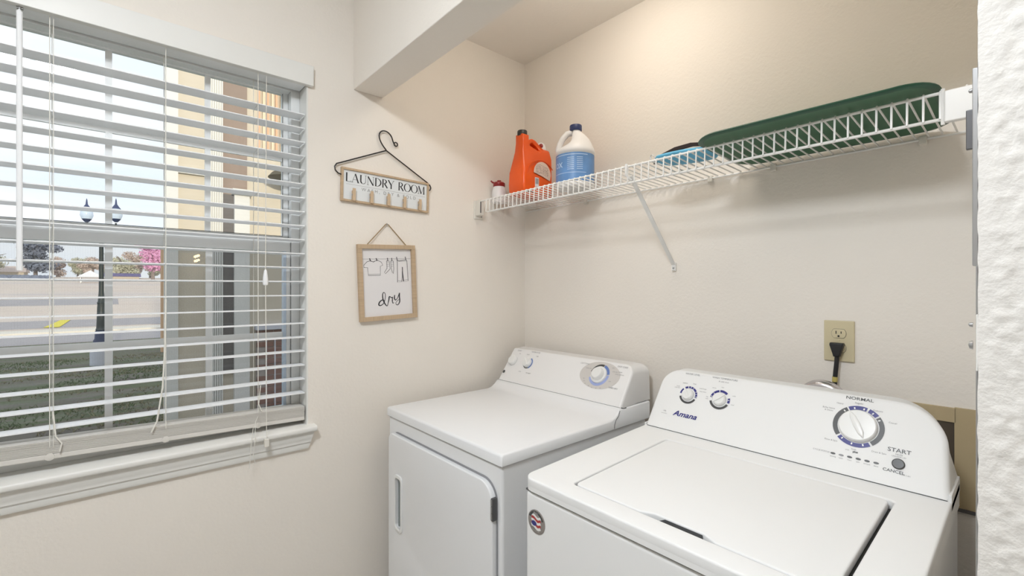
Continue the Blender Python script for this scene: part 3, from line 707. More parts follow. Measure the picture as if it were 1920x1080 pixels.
k2 = build(knob(MB(), F, 1.089, .1195, .0190, .012, 40, .16), 'knob', 'knob', wc)
b = MB().lathe([(.0378, 0), (.0378, .004), (.0362, .010), (.0345, .0115), (.001, .012)], 40, at(F, 1.414, .1165)); kb = build(b, 'cycle_dial', 'knob', wc)
b = MB().curve2d([[(-.033, 0), (-.02, -.006), (0, -.0075), (.02, -.006), (.034, 0), (.02, .006), (0, .0075), (-.02, .006)]], .003, .002, at(F, 1.414, .1165, 118) @ Matrix.Translation((0, 0, .0135))); build(b, 'dial_grip', 'knob', kb)
b = MB().lathe([(.0115, 0), (.0115, .0015), (.0095, .003), (.001, .0032)], 24, at(F, 1.4925, .050)); sb = build(b, 'start_button', 'grey', wc)
b = MB()
for i in range(6):
    b = MB(); b.curve2d([[(.0050*math.cos(q), .0023*math.sin(q)) for q in [2*PI*k/12 for k in range(12)]]], .0005, 0, at(F, 1.3738+.0162*i, .0415)); build(b, 'status_light', 'grey' if i != 1 else 'lgrey', wc)
b = MB()
for (tx, x, y, s_, sx) in (('START', 1.4918, .0785, .0125, 1.1), ('CANCEL', 1.4855, .0325, .0088, 1.1), ('NORMAL', 1.4105, .1830, .0105, 1.25)): b.text(tx, s_, at(F, x, y), sx=sx, bold=.00012)
build(b, 'console_lettering', 'grey', wc, merge=False)
b = MB()
for (tx, x, y, s_) in (('WATER LEVEL', .992, .1830, .0075), ('WASH TEMPERATURE', 1.090, .1835, .0075), ('& cold rinse', 1.089, .1740, .0060), ('medium', .976, .152, .005), ('large', 1.006, .154, .005), ('small', .956, .139, .005), ('small load', .954, .134, .0045), ('extra large', 1.034, .143, .005),
                    ('deep water', 1.036, .134, .0045), ('warm', 1.066, .152, .005), ('hot', 1.090, .157, .005), ('cold', 1.126, .137, .005), ('cool', 1.127, .111, .005), ('tap', 1.052, .122, .005), ('cold', 1.052, .116, .0045),
                    ('HD', .935, .054, .006), ('Heavy', 1.3735, .1655, .0055), ('Regular', 1.411, .1725, .0055), ('Delicate', 1.4475, .161, .0055), ('Bulky Items', 1.352, .1500, .0055), ('& Sheets', 1.353, .1440, .0050), ('Casual', 1.4760, .1385, .0055),
                    ('Rinse & Spin', 1.366, .072, .0052), ('Drain & Spin', 1.4575, .0655, .0052), ('Soak', 1.4120, .0610, .005), ('with', 1.4000, .0570, .0045), ('CYCLE STATUS', 1.350, .0420, .0050), ('sensing', 1.3745, .0345, .0042), ('wash', 1.390, .0345, .0042), ('rinse', 1.4065, .0345, .0042),
                    ('spin', 1.4225, .0345, .0042), ('lid lock', 1.439, .0345, .0042), ('done', 1.455, .0345, .0042), ('PAUSE', 1.4920, .0700, .0045), ('UNLOCK LID', 1.4920, .0655, .0042), ('HOLD 3 SEC', 1.505, .0290, .0035)):
    b.text(tx, s_, at(F, x, y))
b.strip([(.925, .0465), (.944, .0465)], .0007, F)
build(b, 'small_console_lettering', 'lgrey', wc, merge=False)
b = MB().text('Amana', .0225, at(F, .9995, .0535, 0), shear=.35, bold=.00045, sx=1.15); b.strip([(.966, .0500), (.975, .0600)], .002, F)
build(b, 'maker_name', 'navy', wc, merge=False)
b = MB().text('plus', .006, at(F, 1.4155, .0555), bold=.0003); build(b, 'small_dark_lettering', 'grey', wc, merge=False)
# round sticker
BM = face_mtx((.9225, -.8165, .828), (1, 0, 0), (0, 0, 1))
b = MB().lathe([(.0275, 0), (.0275, .0012), (.0265, .0018), (.001, .0018)], 36, BM); st = build(b, 'round_sticker', mat('sticker_grey', (.33, .30, .28), rough=.3, metal=.3), ws_)
B2 = BM @ Matrix.Translation((0, 0, .0021))
b = MB().arc(0, 0, .0195, .0255, R_(20), R_(160), 20, B2); build(b, 'sticker_ring', 'grey', st)
b = MB(); b.text('BUILT', .006, B2 @ Matrix.Translation((0, .0205, .0003))); b.text('IN THE USA', .0045, B2 @ Matrix.Translation((0, -.0205, .0003))); build(b, 'sticker_lettering', 'pale', st, merge=False)
for i, mm in enumerate(('knob', 'red', 'knob', 'red', 'knob')):
    b = MB().strip([(-.015+.030*t, .012-.006*i+.003*math.sin(t*6+.6)) for t in [j/10 for j in range(11)]], .0062, B2 @ Matrix.Translation((0, 0, .0001*i))); build(b, 'flag_stripe', mm, st)
b = MB().arc(-.006, -.004, .0002, .0085, 0, 2*PI, 16, B2 @ Matrix.Translation((0, 0, .0008)), 0, 1, .7); build(b, 'flag_canton', 'navy', st)

# ================================================================ outlet, plug, tan panel, duct
ou = empty('wall_outlet', (1.320, 0, 1.222), 'almond duplex wall outlet on the back wall above the washing machine', 'outlet')
b = MB().box(1.2835, 1.3565, -.006, 0, 1.1645, 1.2800); pl_ = build(b, 'cover_plate', 'almond', ou, .0025, 3)
for zc in (1.2435, 1.2030):
    b = MB().curve2d([[(max(-.0125, min(.0125, .0172*math.cos(q)))*1.0 if False else .0172*math.cos(q), max(-.0125, min(.0125, .0172*math.sin(q)))) for q in [2*PI*k/32 for k in range(32)]]], .0008, .0004, face_mtx((1.320, -.0072, zc), (1, 0, 0), (0, 0, 1)))
    rc = build(b, 'receptacle', 'almond', ou)
    b = MB().curve2d([[(.0180*math.cos(q), max(-.0133, min(.0133, .0180*math.sin(q)))) for q in [2*PI*k/32 for k in range(32)]]], .0002, 0, face_mtx((1.320, -.0062, zc), (1, 0, 0), (0, 0, 1))); build(b, 'receptacle_gap', 'grey', ou)
    b = MB().box(1.3128, 1.3150, -.0090, -.0070, zc-.001, zc+.0075); b.box(1.3250, 1.3272, -.0090, -.0070, zc, zc+.0065)
    b.lathe([(.0026, 0), (.0026, .0015)], 12, face_mtx((1.3200, -.0078, zc-.0070), (1, 0, 0), (0, 0, 1))); build(b, 'slot', 'black', rc)
b = MB().lathe([(.003, 0), (.0025, .0012)], 12, face_mtx((1.320, -.006, 1.2232), (1, 0, 0), (0, 0, 1))); build(b, 'screw', 'almond', ou)
pg = empty('power_plug', (1.318, -.02, 1.20), 'black three-pin power plug with cord in the lower socket of the wall outlet', 'plug')
b = MB()
prof = [(-.0155, .0145), (.0155, .0145), (.0165, .009), (.009, -.016), (.007, -.024), (-.007, -.024), (-.009, -.016), (-.0165, .009)]
b.curve2d([prof], .008, .003, face_mtx((1.319, -.020, 1.2035), (1, 0, 0), (0, 0, 1))); build(b, 'plug_body', 'rubber', pg)
b = MB().tube([(1.319, -.020, 1.182), (1.3185, -.021, 1.165), (1.316, -.022, 1.135), (1.314, -.022, 1.105), (1.314, -.025, 1.06), (1.318, -.035, 1.00), (1.32, -.06, .97)], .0058, 10); build(b, 'cord', 'rubber', pg)
b = MB().tube([(1.3165, -.0285, 1.138), (1.3155, -.028, 1.112)], .0075, 10); 
b = MB().tube([(1.3148, -.0222, 1.122), (1.3142, -.0222, 1.108)], .0066, 10); build(b, 'cord_sleeve', 'yellow', pg)
du = MB()
pts = [(1.20, -.075, 1.0)]+[(1.265+.055*math.cos(q), -.075, 1.065+.062*math.sin(q)) for q in [PI-PI*i/14 for i in range(15)]]
tag(build(du.tube([(1.255, -.085, .95)]+[(1.302+.047*math.cos(q), -.085, 1.050+.052*math.sin(q)) for q in [PI-PI*i/16 for i in range(17)]]+[(1.349, -.085, .95)], .018, 16), 'foil_duct', 'foil'), 'silver foil hose arching up behind the washing machine', 'hose')
tp = empty('hookup_panel', (1.56, 0, .95), 'bare tan panel with recess painted dark on the back wall right of the washing machine', 'wall panel')
b = MB(); b.box(1.30, 1.56, -.006, 0, 1.042, 1.078); b.box(1.557, 1.66, -.006, 0, .836, 1.080); b.box(1.30, 1.36, -.006, 0, .836, 1.042)
build(b, 'panel', 'tan', tp, .001)
b = MB().box(1.36, 1.557, -.0025, 0, .836, 1.042); build(b, 'recess', 'recess', tp)  # flat plate, shade of the recess depth put into its dark colour
b = MB().box(1.36, 1.66, -.0085, 0, .828, .836); build(b, 'bottom_edge', 'brownd', tp)

# ================================================================ wire shelf
sh = empty('wire_shelf', (.82, -.15, 1.755), 'white coated wire shelf with drop lip across the closet back wall', 'shelf')
def rail(name, x0, x1, y, z, r): return build(MB().tube([(x0, y, z), (x1, y, z)], r, 8), name, 'wire', sh)
rail('rail', .016, 1.672, -.008, 1.751, .0032); rail('rail', .016, 1.566, -.303, 1.766, .0034); rail('rail', .085, 1.566, -.305, 1.712, .0036)
rail('rail', .05, 1.60, -.155, 1.754, .0030)
N = 59; fw0 = None
for i in range(N):
    x = 1.562-.02555*i
    if i == 0:
        b = MB().tube([(x, -.004, 1.7565), (x, -.150, 1.7600), (x, -.297, 1.7700), (x, -.3035, 1.7695), (x, -.3070, 1.764), (x, -.3095, 1.712)], .0022, 6)
        fw0 = build(b, 'cross_wire', 'wire', sh); xf = x
    else:
        c = fw0.copy(); COL.objects.link(c); c.location = (x-xf, 0, 0)
for x in (1.600, 1.640):
    c = fw0.copy(); COL.objects.link(c); c.location = (x-xf, 0, 0)
for x in (.40, .95, 1.15, 1.50):
    b = MB().box(x-.008, x+.008, -.014, 0, 1.738, 1.760); build(b, 'wall_clip', 'clip', sh, .002)
# left wall bracket
b = MB().box(0, .006, -.318, -.268, 1.688, 1.772); b.box(.006, .040, -.312, -.290, 1.702, 1.772)
lb = build(b, 'end_bracket', 'clip', sh, .002)
b = MB().box(.0405, .0415, -.311, -.306, 1.712, 1.762); build(b, 'bracket_slot', 'hinge', lb)
b = MB().lathe([(.004, 0), (.003, .002)], 10, face_mtx((.006, -.278, 1.700), (0, 1, 0), (0, 0, 1))); build(b, 'screw', 'steel', lb)
# right end bracket board
b = MB().box(1.568, 1.680, -.316, -.300, 1.703, 1.766); eb = build(b, 'end_bracket', 'wire', sh, .003)
b = MB().tube([(1.566, -.308, 1.700), (1.566, -.308, 1.772)], .0035, 8); build(b, 'end_wire', 'wire', sh)
# diagonal brace
br = MB(); d0 = Vector((.827, -.300, 1.735)); d1 = Vector((.813, -.008, 1.458))
dv = (d1-d0).normalized(); sd = Vector((1, 0, 0)); up_ = dv.cross(sd).normalized()
for s1 in (1,):
    c = []
    for p in (d0, d1):
        for (a_, b_) in ((-.0075, -.0015), (.0075, -.0015), (.0075, .0015), (-.0075, .0015)): c.append(p+sd*a_+up_*b_)
    br.add(c, [(0, 1, 2, 3), (4, 7, 6, 5), (0, 4, 5, 1), (1, 5, 6, 2), (2, 6, 7, 3), (3, 7, 4, 0)])
br.tube([(.819, -.312, 1.772), (.819, -.314, 1.74), (.824, -.302, 1.725), (.827, -.296, 1.722)], .0045, 8)
bb = build(br, 'support_brace', 'wire', sh)
b = MB().box(.805, .821, -.010, 0, 1.436, 1.466); bb2 = build(b, 'brace_foot', 'wire', sh, .002)
b = MB().lathe([(.004, 0), (.003, .002)], 10, face_mtx((.813, -.010, 1.446), (1, 0, 0), (0, 0, 1))); build(b, 'screw', 'steel', bb2)

# ================================================================ things on the shelf
DZ = 1.7630
def deckz(y): return 1.7587+.0022+(-y)*.037
# orange detergent jug (side profile in the y-z plane, thickness along x)
og = empty('detergent_jug', (.205, -.17, deckz(-.17)), 'orange laundry detergent jug with tall black-capped spout and handle', 'jug')
zb = 1.7685
body = [(0, .004), (.004, 0), (.150, 0), (.156, .006), (.158, .06), (.158, .15), (.152, .168), (.128, .178)]
outer = [(0, .003), (.004, 0), (.166, 0), (.170, .006), (.172, .06), (.172, .17), (.168, .205), (.161, .212), (.130, .213), (.122, .222), (.108, .238), (.092, .247), (.074, .250), (.061, .245), (.055, .240), (.054, .262), (.018, .262), (.018, .228), (.014, .190), (.006, .14), (0, .10), (-.002, .05)]
holej = [(.061, .226), (.076, .231), (.092, .223), (.106, .204), (.098, .197), (.084, .203), (.070, .210), (.060, .217)]
JM = face_mtx((.228, -.262, zb+.002), (0, 1, 0), (0, 0, 1))
m = MB().curve2d([outer, holej], .040, .012, JM, 3)
v2 = []
for (x, y, z) in m.v:
    hgt = (z-zb)/.262
    def sm(a, b_, q): q = max(0, min(1, (q-a)/(b_-a))); return q*q*(3-2*q)
    front = 1-.50*sm(.30, .80, hgt); rear = 1-.22*sm(.60, .80, hgt)-.30*sm(.80, .88, hgt)
    w_ = sm(-.215, -.175, y)
    v2.append((.228+(x-.228)*(front*(1-w_)+rear*w_), y, z))
m.v = v2
jb = build(m, 'jug_body', 'orange', og, smooth=60)
b = MB().lathe([(.0205, 0), (.0215, .003), (.0215, .020), (.0195, .023), (.001, .023)], 24, Matrix.Translation((.228, -.262+.036, zb+.260))); build(b, 'black_cap', 'capb', og)
b = MB().lathe([(.024, -.006), (.025, 0), (.023, .018), (.018, .032), (.008, .040), (.001, .041)], 24, Matrix.Translation((.232, -.262+.145, zb+.212))); wc_ = build(b, 'white_cap', 'jug', og)
b = MB().lathe([(.009, 0), (.009, .004), (.006, .006), (.001, .006)], 16, face_mtx((.232+.018, -.262+.145-.016, zb+.232), (1, .6, 0), (0, 0, 1))); build(b, 'red_button', 'redcap', wc_)
LM = face_mtx((.228+.0525, -.262, zb), (0, 1, 0), (0, 0, 1))
P = [(.038+.052+.052*math.cos(q), .098+.048*math.sin(q)) for q in [PI-PI*i/16 for i in range(17)]]
P = [(.056+.050+.050*math.cos(q)*1.02, .098+.052*math.sin(q)) for q in [PI-PI*i/16 for i in range(17)]]+[(.152, .074), (.105, .088)]
b = MB().curve2d([P], .0008, .0003, LM); lb_ = build(b, 'moon_label', mat('label_cream', (.80, .62, .52), rough=.4), og)
b = MB()
for r in range(6):
    for c in range(9):
        xx = .066+c*.0085; yy = .136-r*.0068-abs(c-3)*.002
        if random.random() < .85: b.strip([(xx, yy), (xx+random.uniform(.002, .006), yy-.001)], .0022, LM @ Matrix.Translation((0, 0, .0015)))
build(b, 'label_print', 'ink', lb_)
b = MB().box(.062, .084, .038, .078, -.0005, .0008, LM); bc = build(b, 'barcode_label', 'paper', og)
b = MB()
for i in range(9): b.strip([(.064+i*.0021, .050), (.064+i*.0021, .074)], random.choice((.0008, .0014)), LM @ Matrix.Translation((0, 0, .0012)))
build(b, 'barcode', 'ink', bc)
b = MB(); q0 = [(.030+.070+.082*math.cos(q), .090+.066*math.sin(q)) for q in [PI*.98-PI*.8*i/16 for i in range(17)]]
b.tube([(p[0], p[1], .000) for p in q0], .002, 6, mtx=LM); build(b, 'moulded_rib', 'orange', og)
# orange measuring cup behind the spout
b = MB().lathe([(.020, 0), (.026, .030), (.0275, .034), (.0255, .034), (.0185, .004), (.001, .004)], 22, Matrix.Translation((.118, -.120, 1.764+.196)) @ Matrix.Rotation(R_(25), 4, 'Y'))
oc = MB()
# small white bottle with dark red lid
wb = empty('small_white_bottle', (.046, -.205, deckz(-.12)), 'small white bottle with dark red lid at the left end of the shelf', 'bottle')
zb2 = 1.7665
b = MB().lathe([(.030, 0), (.034, .003), (.034, .045), (.031, .062), (.026, .074), (.024, .078)], 26, Matrix.Translation((.046, -.205, zb2))); build(b, 'bottle_body', 'jug', wb)
b = MB().lathe([(.0265, .076), (.028, .079), (.0275, .092), (.022, .097), (.010, .099), (.009, .106), (.001, .107)], 24, Matrix.Translation((.046, -.205, zb2)))
b.tube([(.036, -.222, zb2+.092), (.028, -.231, zb2+.097), (.024, -.236, zb2+.104)], [.005, .004, .0035], 8); build(b, 'lid', 'redcap', wb)
# measuring cup resting on the wall side, on a taller clear-white bottle behind the jug
tb = empty('tall_white_bottle', (.093, -.058, deckz(-.05)), 'white bottle with orange cap half hidden behind the orange jug', 'bottle')
b = MB().lathe([(.034, 0), (.037, .004), (.037, .12), (.030, .150), (.018, .168), (.016, .19)], 24, Matrix.Translation((.093, -.058, zb2))); build(b, 'bottle_body', 'jug', tb)
b = MB().lathe([(.020, .186), (.024, .190), (.027, .236), (.024, .243), (.001, .243)], 22, Matrix.Translation((.093, -.058, zb2))); build(b, 'orange_cap', 'orange2', tb)
# bleach jug
bj = empty('bleach_jug', (.475, -.16, deckz(-.16)), 'white bleach jug with navy cap and blue label', 'jug')
XB, YB = .468, -.158; zb3 = 1.7690
rot = Matrix.Translation((XB, YB, zb3)) @ Matrix.Rotation(R_(41), 4, 'Z')
prof = [(.068, 0, 0), (.074, .003, 0), (.0775, .008, 0), (.0775, .016, 0), (.0760, .018, 0), (.0760, .134, 0), (.0785, .136, 0), (.0785, .148, 0), (.074, .160, .001), (.066, .172, .003), (.058, .184, .006), (.048, .198, .008), (.036, .212, .008), (.027, .222, .006), (.0215, .228, .004), (.020, .234, .003), (.020, .240, .003)]
b = MB().lathe(prof, 40, rot)
b2_ = []
for (x, y, z) in b.v:
    lx = rot.inverted() @ Vector((x, y, z))
    if lx.z > .152 and lx.x < 0:
        kk = min(1, (lx.z-.152)/.03); lx.x *= 1-.62*kk*min(1, abs(lx.x)/.03)
    b2_.append(tuple(rot @ lx))
b.v = b2_
bb_ = build(b, 'jug_body', 'jug', bj, smooth=60)
b = MB().tube([(-.012, 0, .228), (-.030, 0, .224), (-.048, 0, .206), (-.060, 0, .184), (-.067, 0, .160), (-.066, 0, .145)], [.012, .0125, .012, .012, .013, .012], 14, mtx=rot); build(b, 'handle', 'jug', bj)
b = MB().lathe([(.0235, .234), (.0245, .236), (.0245, .254), (.023, .257), (.001, .257)], 28, rot @ Matrix.Translation((.003, 0, 0))); build(b, 'navy_cap', 'cap', bj)
b = MB().lathe([(.0768, .020), (.0768, .130)], 48, rot, caps=False); lbj = build(b, 'label', 'label', bj)
def cyl_text(txt, size, ang, z, r, bold=0):
    t_ = MB().text(txt, size, Matrix.Identity(4), bold=bold); out = MB()
    vs = []
    for (x, y, zz) in t_.v:
        q = R_(ang)+x/r; vs.append(tuple(Vector((XB+r*math.cos(q), YB+r*math.sin(q), zb3+z+y))))
    out.add(vs, t_.f); return out
b = MB()
for (a0, a1, z, wd) in ((-120, -10, .122, .003), (-125, -15, .052, .002)):
    P = [R_(a0+(a1-a0)*i/24) for i in range(25)]; vs = []
    for i, q in enumerate(P): vs += [(XB+.0772*math.cos(q), YB+.0772*math.sin(q), zb3+z-wd/2), (XB+.0772*math.cos(q), YB+.0772*math.sin(q), zb3+z+wd/2)]
    b.add(vs, [(2*i, 2*i+1, 2*i+3, 2*i+2) for i in range(24)])
for k in range(7):
    for (a0, a1) in ((-72, -52), (-44, -26)):
        P = [R_(a0+(a1-a0)*i/6) for i in range(7)]; vs = []; z = .110-.0075*k
        for q in P: vs += [(XB+.0772*math.cos(q), YB+.0772*math.sin(q), zb3+z-.0012), (XB+.0772*math.cos(q), YB+.0772*math.sin(q), zb3+z+.0012)]
        b.add(vs, [(2*i, 2*i+1, 2*i+3, 2*i+2) for i in range(6)])
t_ = cyl_text('OX', .028, -104, .084, .0773, .0006); b.add(t_.v, t_.f)
build(b, 'label_print', 'label2', lbj, merge=False)

# blue pouch with dark webbing handle and carabiner
bp_ = empty('blue_pouch', (.99, -.19, 1.768), 'blue fabric pouch with dark carry strap and ring lying on the wire shelf', 'pouch')
m = bmesh.new(); bmesh.ops.create_uvsphere(m, u_segments=32, v_segments=16, radius=1)
PM = Matrix.Translation((.965, -.200, 1.7860)) @ Matrix.Rotation(R_(12), 4, 'Z') @ Matrix.Diagonal((.095, .072, .014, 1))
vs = [];
for v in m.verts:
    c = v.co.copy(); r_ = math.hypot(c.x, c.y)
    if r_ > 1e-6: 
        sq = r_/max(abs(c.x), abs(c.y)); c.x *= 1+(sq-1)*.35; c.y *= 1+(sq-1)*.35
    c.z += .10*noise.noise(Vector((c.x*3, c.y*3, 1)))
    vs.append(tuple(PM @ c))
b = MB().add(vs, [tuple(v.index for v in f.verts) for f in m.faces]); m.free()
build(b, 'pouch_body', 'cyan', bp_, smooth=80)
P = [(.865, -.225, 1.785), (.90, -.235, 1.798), (.95, -.245, 1.806), (1.005, -.250, 1.806), (1.048, -.245, 1.799)]
b = MB(); vs = []
for p in P: vs += [(p[0], p[1]-.002, p[2]-.007), (p[0], p[1]-.002, p[2]+.004), (p[0], p[1]+.012, p[2]+.006), (p[0], p[1]+.012, p[2]-.005)]
fs = []
for i in range(len(P)-1):
    for k in range(4): fs.append((i*4+k, i*4+(k+1) % 4, (i+1)*4+(k+1) % 4, (i+1)*4+k))
fs += [(0, 3, 2, 1), tuple(len(vs)-4+k for k in range(4))]
b.add(vs, fs); build(b, 'carry_strap', 'webb', bp_)
b = MB().tube([(.863+.008*math.cos(q)*1.0-.004*math.sin(q), -.228, 1.796+.013*math.sin(q)) for q in [2*PI*i/18 for i in range(18)]], .0016, 6, closed=True); build(b, 'ring', 'steel', bp_)
# green trays
def tray(name, label, x0, x1, y0, y1, z_front, z_back, r, depth, fl=.0, zr=0):
    e = empty(name, ((x0+x1)/2, (y0+y1)/2, min(z_front, z_back)), label, 'pad')
    def ring(ins, dz):
        return [(p[0], p[1], dz) for p in rrect(x0+ins, x1-ins, y0+ins, y1-ins, max(r-ins, .01), 8)]
    def z_at(x, y): return z_back+(z_front-z_back)*(y1-y)/(y1-y0)+zr*(x-x0)/(x1-x0)+.0040*math.sin((x-x0)/(x1-x0)*PI*2.3)*(y1-y)/(y1-y0)
    rings = [ring(.0, depth), ring(-.002, depth*.5), ring(.002, depth*.12), ring(.013, .0), ring(.018, .0008)]
    inner = [ring(.022, .003), ring(.014, .004), ring(.0045, depth*.4), ring(.004, depth)]
    def mk(R, close):
        k = len(R[0]); vs = [(x, y, z_at(x, y)+dz) for q in R for (x, y, dz) in q]; fs = []
        for i in range(len(R)-1):
            for j in range(k): fs.append((i*k+j, i*k+(j+1) % k, (i+1)*k+(j+1) % k, (i+1)*k+j))
        if close: fs.append(tuple((len(R)-1)*k+j for j in range(k)))
        return vs, fs
    rim = MB().add(*mk(rings[:4]+[inner[1], inner[2], inner[3], rings[0]], False)); build(rim, 'rim', 'greend', e, smooth=60)
    pan = MB(); v_, f_ = mk([rings[3], rings[4]], True); pan.add(v_, f_); v_, f_ = mk([inner[1], inner[0]], True); pan.add(v_, f_)
    build(pan, 'base', 'green', e, smooth=60); return e
tB = tray('green_pad', 'long green pad with dark rim lying on the wire shelf and overhanging its front lip', 1.056, 1.560, -.356, -.010, 1.7790, 1.7665, .070, .006, zr=.0)
b = MB().add([(1.175, -.275, 1.7806), (1.198, -.275, 1.7806), (1.215, -.225, 1.7776), (1.192, -.225, 1.7776)], [(0, 1, 2, 3)]); build(b, 'red_tag', 'red', tB)
b = MB()
for k in range(6): b.tube([(1.205+.009*k, -.250+random.uniform(-.02, .01), 1.779), (1.22+.009*k+random.uniform(0, .01), -.265+random.uniform(-.01, .02), 1.780)], .0007, 4)
build(b, 'white_print', 'paper', tB)

# ================================================================ metal on the closet jamb
jt = empty('door_track_plate', (1.640, -.775, 1.4), 'thin grey metal strip with screws on the edge of the closet opening', 'metal strip')
b = MB().box(1.6375, 1.648, -.775, -.762, 1.40, 1.640); b.box(1.6405, 1.648, -.775, -.762, 0.02, 1.40); build(b, 'strip', 'steel', jt, .0008)
b = MB().box(1.630, 1.649, -.748, -.742, 1.548, 1.598); build(b, 'bracket', 'hinge', jt, .001)
for z, r in ((1.328, .003), (1.303, .0055), (1.615, .003)):
    b = MB().lathe([(r, 0), (r*.8, .003), (.0005, .004)], 12, face_mtx((1.6376, -.768, z), (0, -1, 0), (0, 0, 1))); build(b, 'screw', 'steel', jt)
b = MB().box(1.6466, 1.6484, -.8745, -.846, 1.285, 1.345); tag(build(b, 'strike_plate', 'trim', None, .0008), 'small white strike plate set in the closet jamb edge', 'strike plate')

# ================================================================ ceiling lights (both out of the picture)
def ceiling_light(x, y, R, m, label):
    e = empty('ceiling_light', (x, y, H-.1), label, 'ceiling light')
    b = MB().lathe([(R*1.05, H-.001), (R*1.08, H-.012), (R*1.02, H-.022)], 32, Matrix.Translation((x, y, 0))); build(b, 'base', 'trim', e)
    b = MB().lathe([(.001, H-.115), (R*.45, H-.110), (R*.8, H-.092), (R*.98, H-.060), (R, H-.020)], 32, Matrix.Translation((x, y, 0)), caps=False); build(b, 'diffuser', m, e)
ceiling_light(.80, -.44, .18, 'lamp_closet', 'small round ceiling light inside the laundry closet')
va = empty('vanity_light', (3.31, -.90, 1.62), 'small wall light with three warm bulbs and an added second row on the right-hand wall', 'wall light')
build(MB().box(3.20, 3.42, -.902, -.880, 1.635, 1.665), 'back_plate', 'steel', va, .003)
BULB = lampmat('warm_bulb', (1, .72, .34), 32.0)
for k in range(6):  # second bulb row added to double the reflection in the window
    x = 3.21+.10*(k % 3); z = 1.630+.042*(k//3)
    hd_ = build(MB().tube([(x, -.900, z), (x, -.945, z)], .007, 10), 'socket', 'steel', va)
    build(MB().lathe([(.003, -.011), (.009, -.008), (.012, 0), (.009, .008), (.003, .011)], 12, Matrix.Translation((x, -.957, z))), 'bulb', BULB, hd_)
ceiling_light(1.35, -1.85, .19, 'lamp_room', 'round ceiling light in the middle of the room')
pass

# ================================================================ outside
ZG = -.3
b = MB().box(-24, -.14, -14, 9, ZG-.1, ZG); struct('lawn', b, 'lawn')
sl = (3.0)/56.0
def fz(x): return ZG if x > -24 else ZG+(-24-x)*sl
b = MB().add([(-24, -70, ZG), (-24, 60, ZG), (-82, 60, fz(-82)), (-82, -70, fz(-82)), (-82, -70, -2), (-82, 60, -2), (-24, 60, -2), (-24, -70, -2)], [(0, 1, 2, 3), (3, 2, 5, 4), (0, 3, 4, 7), (1, 6, 5, 2)]); struct('field', b, 'field')
b = MB().add([(-82, -90, fz(-82)), (-82, 80, fz(-82)), (-160, 80, 2.3), (-160, -90, 2.3)], [(0, 1, 2, 3)]); struct('far_field', b, 'field')
b = MB()
b.add([(-24, -70, ZG-.005), (-24, 60, ZG-.005), (-.14, 60, ZG-.005), (-.14, -70, ZG-.005)], [(0, 1, 2, 3)]); struct('outer_ground', b, 'lawn')
def slab(name, xa, xb, y0, y1, m, h=.02, ya2=None):
    b = MB(); z0, z1 = fz(xa), fz(xb)
    b.add([(xa, y0, z0-.05), (xa, y1, z0-.05), (xb, y1, z1-.05), (xb, y0, z1-.05), (xa, y0, z0+h), (xa, y1, z0+h), (xb, y1, z1+h), (xb, y0, z1+h)],
          [(0, 1, 2, 3), (4, 7, 6, 5), (0, 4, 5, 1), (1, 5, 6, 2), (2, 6, 7, 3), (3, 7, 4, 0)]); return struct(name, b, m)
slab('kerb', -21.2, -22.6, -60, 40, 'curb', .12)
slab('asphalt_strip', -17.6, -21.2, -60, 40, 'road', .015)
slab('road', -24.6, -27.5, -60, 40, 'road', .02)
slab('far_road', -36, -41, -60, -1.2, 'road', .02)
b = MB().add([(-24.65, -3.62, fz(-24.65)+.04), (-24.65, -3.15, fz(-24.65)+.04), (-27.4, -2.95, fz(-27.4)+.04), (-27.4, -3.28, fz(-27.4)+.04)], [(0, 1, 2, 3)])
b.add([(p[0], p[1], p[2]-.004) for p in b.v], [(3, 2, 1, 0)])
tag(build(b, 'road_marking', 'yel'), 'yellow painted stripe on the road beyond the lamp post', 'road marking')
# grass tufts close to the house
for nm, mt_, cnt, lab in (('green_grass', 'grass', 9000, 'low green grass growing in patches on the lawn outside'), ('dry_grass', 'tuft', 7000, 'dry straw-coloured grass on the lawn outside')):
    b = MB()
    for i in range(cnt):
        x = -random.uniform(3.5, 13.2); y = random.uniform(-4.6, -.4)*(1+(-x-4)*.06)
        if noise.noise(Vector((x*.8, y*.5, 2 if mt_ == 'grass' else 7))) < .08: continue
        for k in range(3):
            a = random.uniform(0, 2*PI); hh = random.uniform(.02, .05); w_ = .007
            dx, dy = math.cos(a)*w_, math.sin(a)*w_; lx, ly = random.uniform(-.04, .04), random.uniform(-.04, .04)
            b.add([(x-dx, y-dy, ZG), (x+dx, y+dy, ZG), (x+lx, y+ly, ZG+hh)], [(0, 1, 2)])
    o = build(b, nm, mt_, merge=False); tag(o, lab, 'grass', kind='stuff')
# lamp post
lx_, ly_ = -11.74, -1.72
lp = empty('lamp_post', (lx_, ly_, ZG), 'dark twin-lantern lamp post on a pale concrete footing on the lawn', 'lamp post')
T_ = Matrix.Translation((lx_, ly_, 0))
b = MB().lathe([(.19, ZG), (.19, .17), (.18, .185)], 24, T_); build(b, 'footing', 'conc', lp)
b = MB().lathe([(.135, .185), (.135, .24), (.115, .27), (.105, .42), (.10, .45)], 20, T_); build(b, 'base', 'bluep', lp)
b = MB().lathe([(.085, .45), (.10, .47), (.085, .50), (.070, .95), (.065, 1.02), (.075, 1.05), (.06, 1.08), (.044, 1.3), (.036, 2.7), (.042, 2.72), (.025, 2.76)], 16, T_); build(b, 'pole', 'post', lp)
dirn = Vector((.6587, .7524, 0))
b = MB()
for s_ in (-1, 1):
    P = [Vector((lx_, ly_, 2.62))+dirn*s_*t+Vector((0, 0, z)) for t, z in ((0, 0), (.10, -.06), (.22, -.04), (.31, .08), (.32, .17))]; b.tube(P, .018, 8)
build(b, 'arm', 'post', lp)
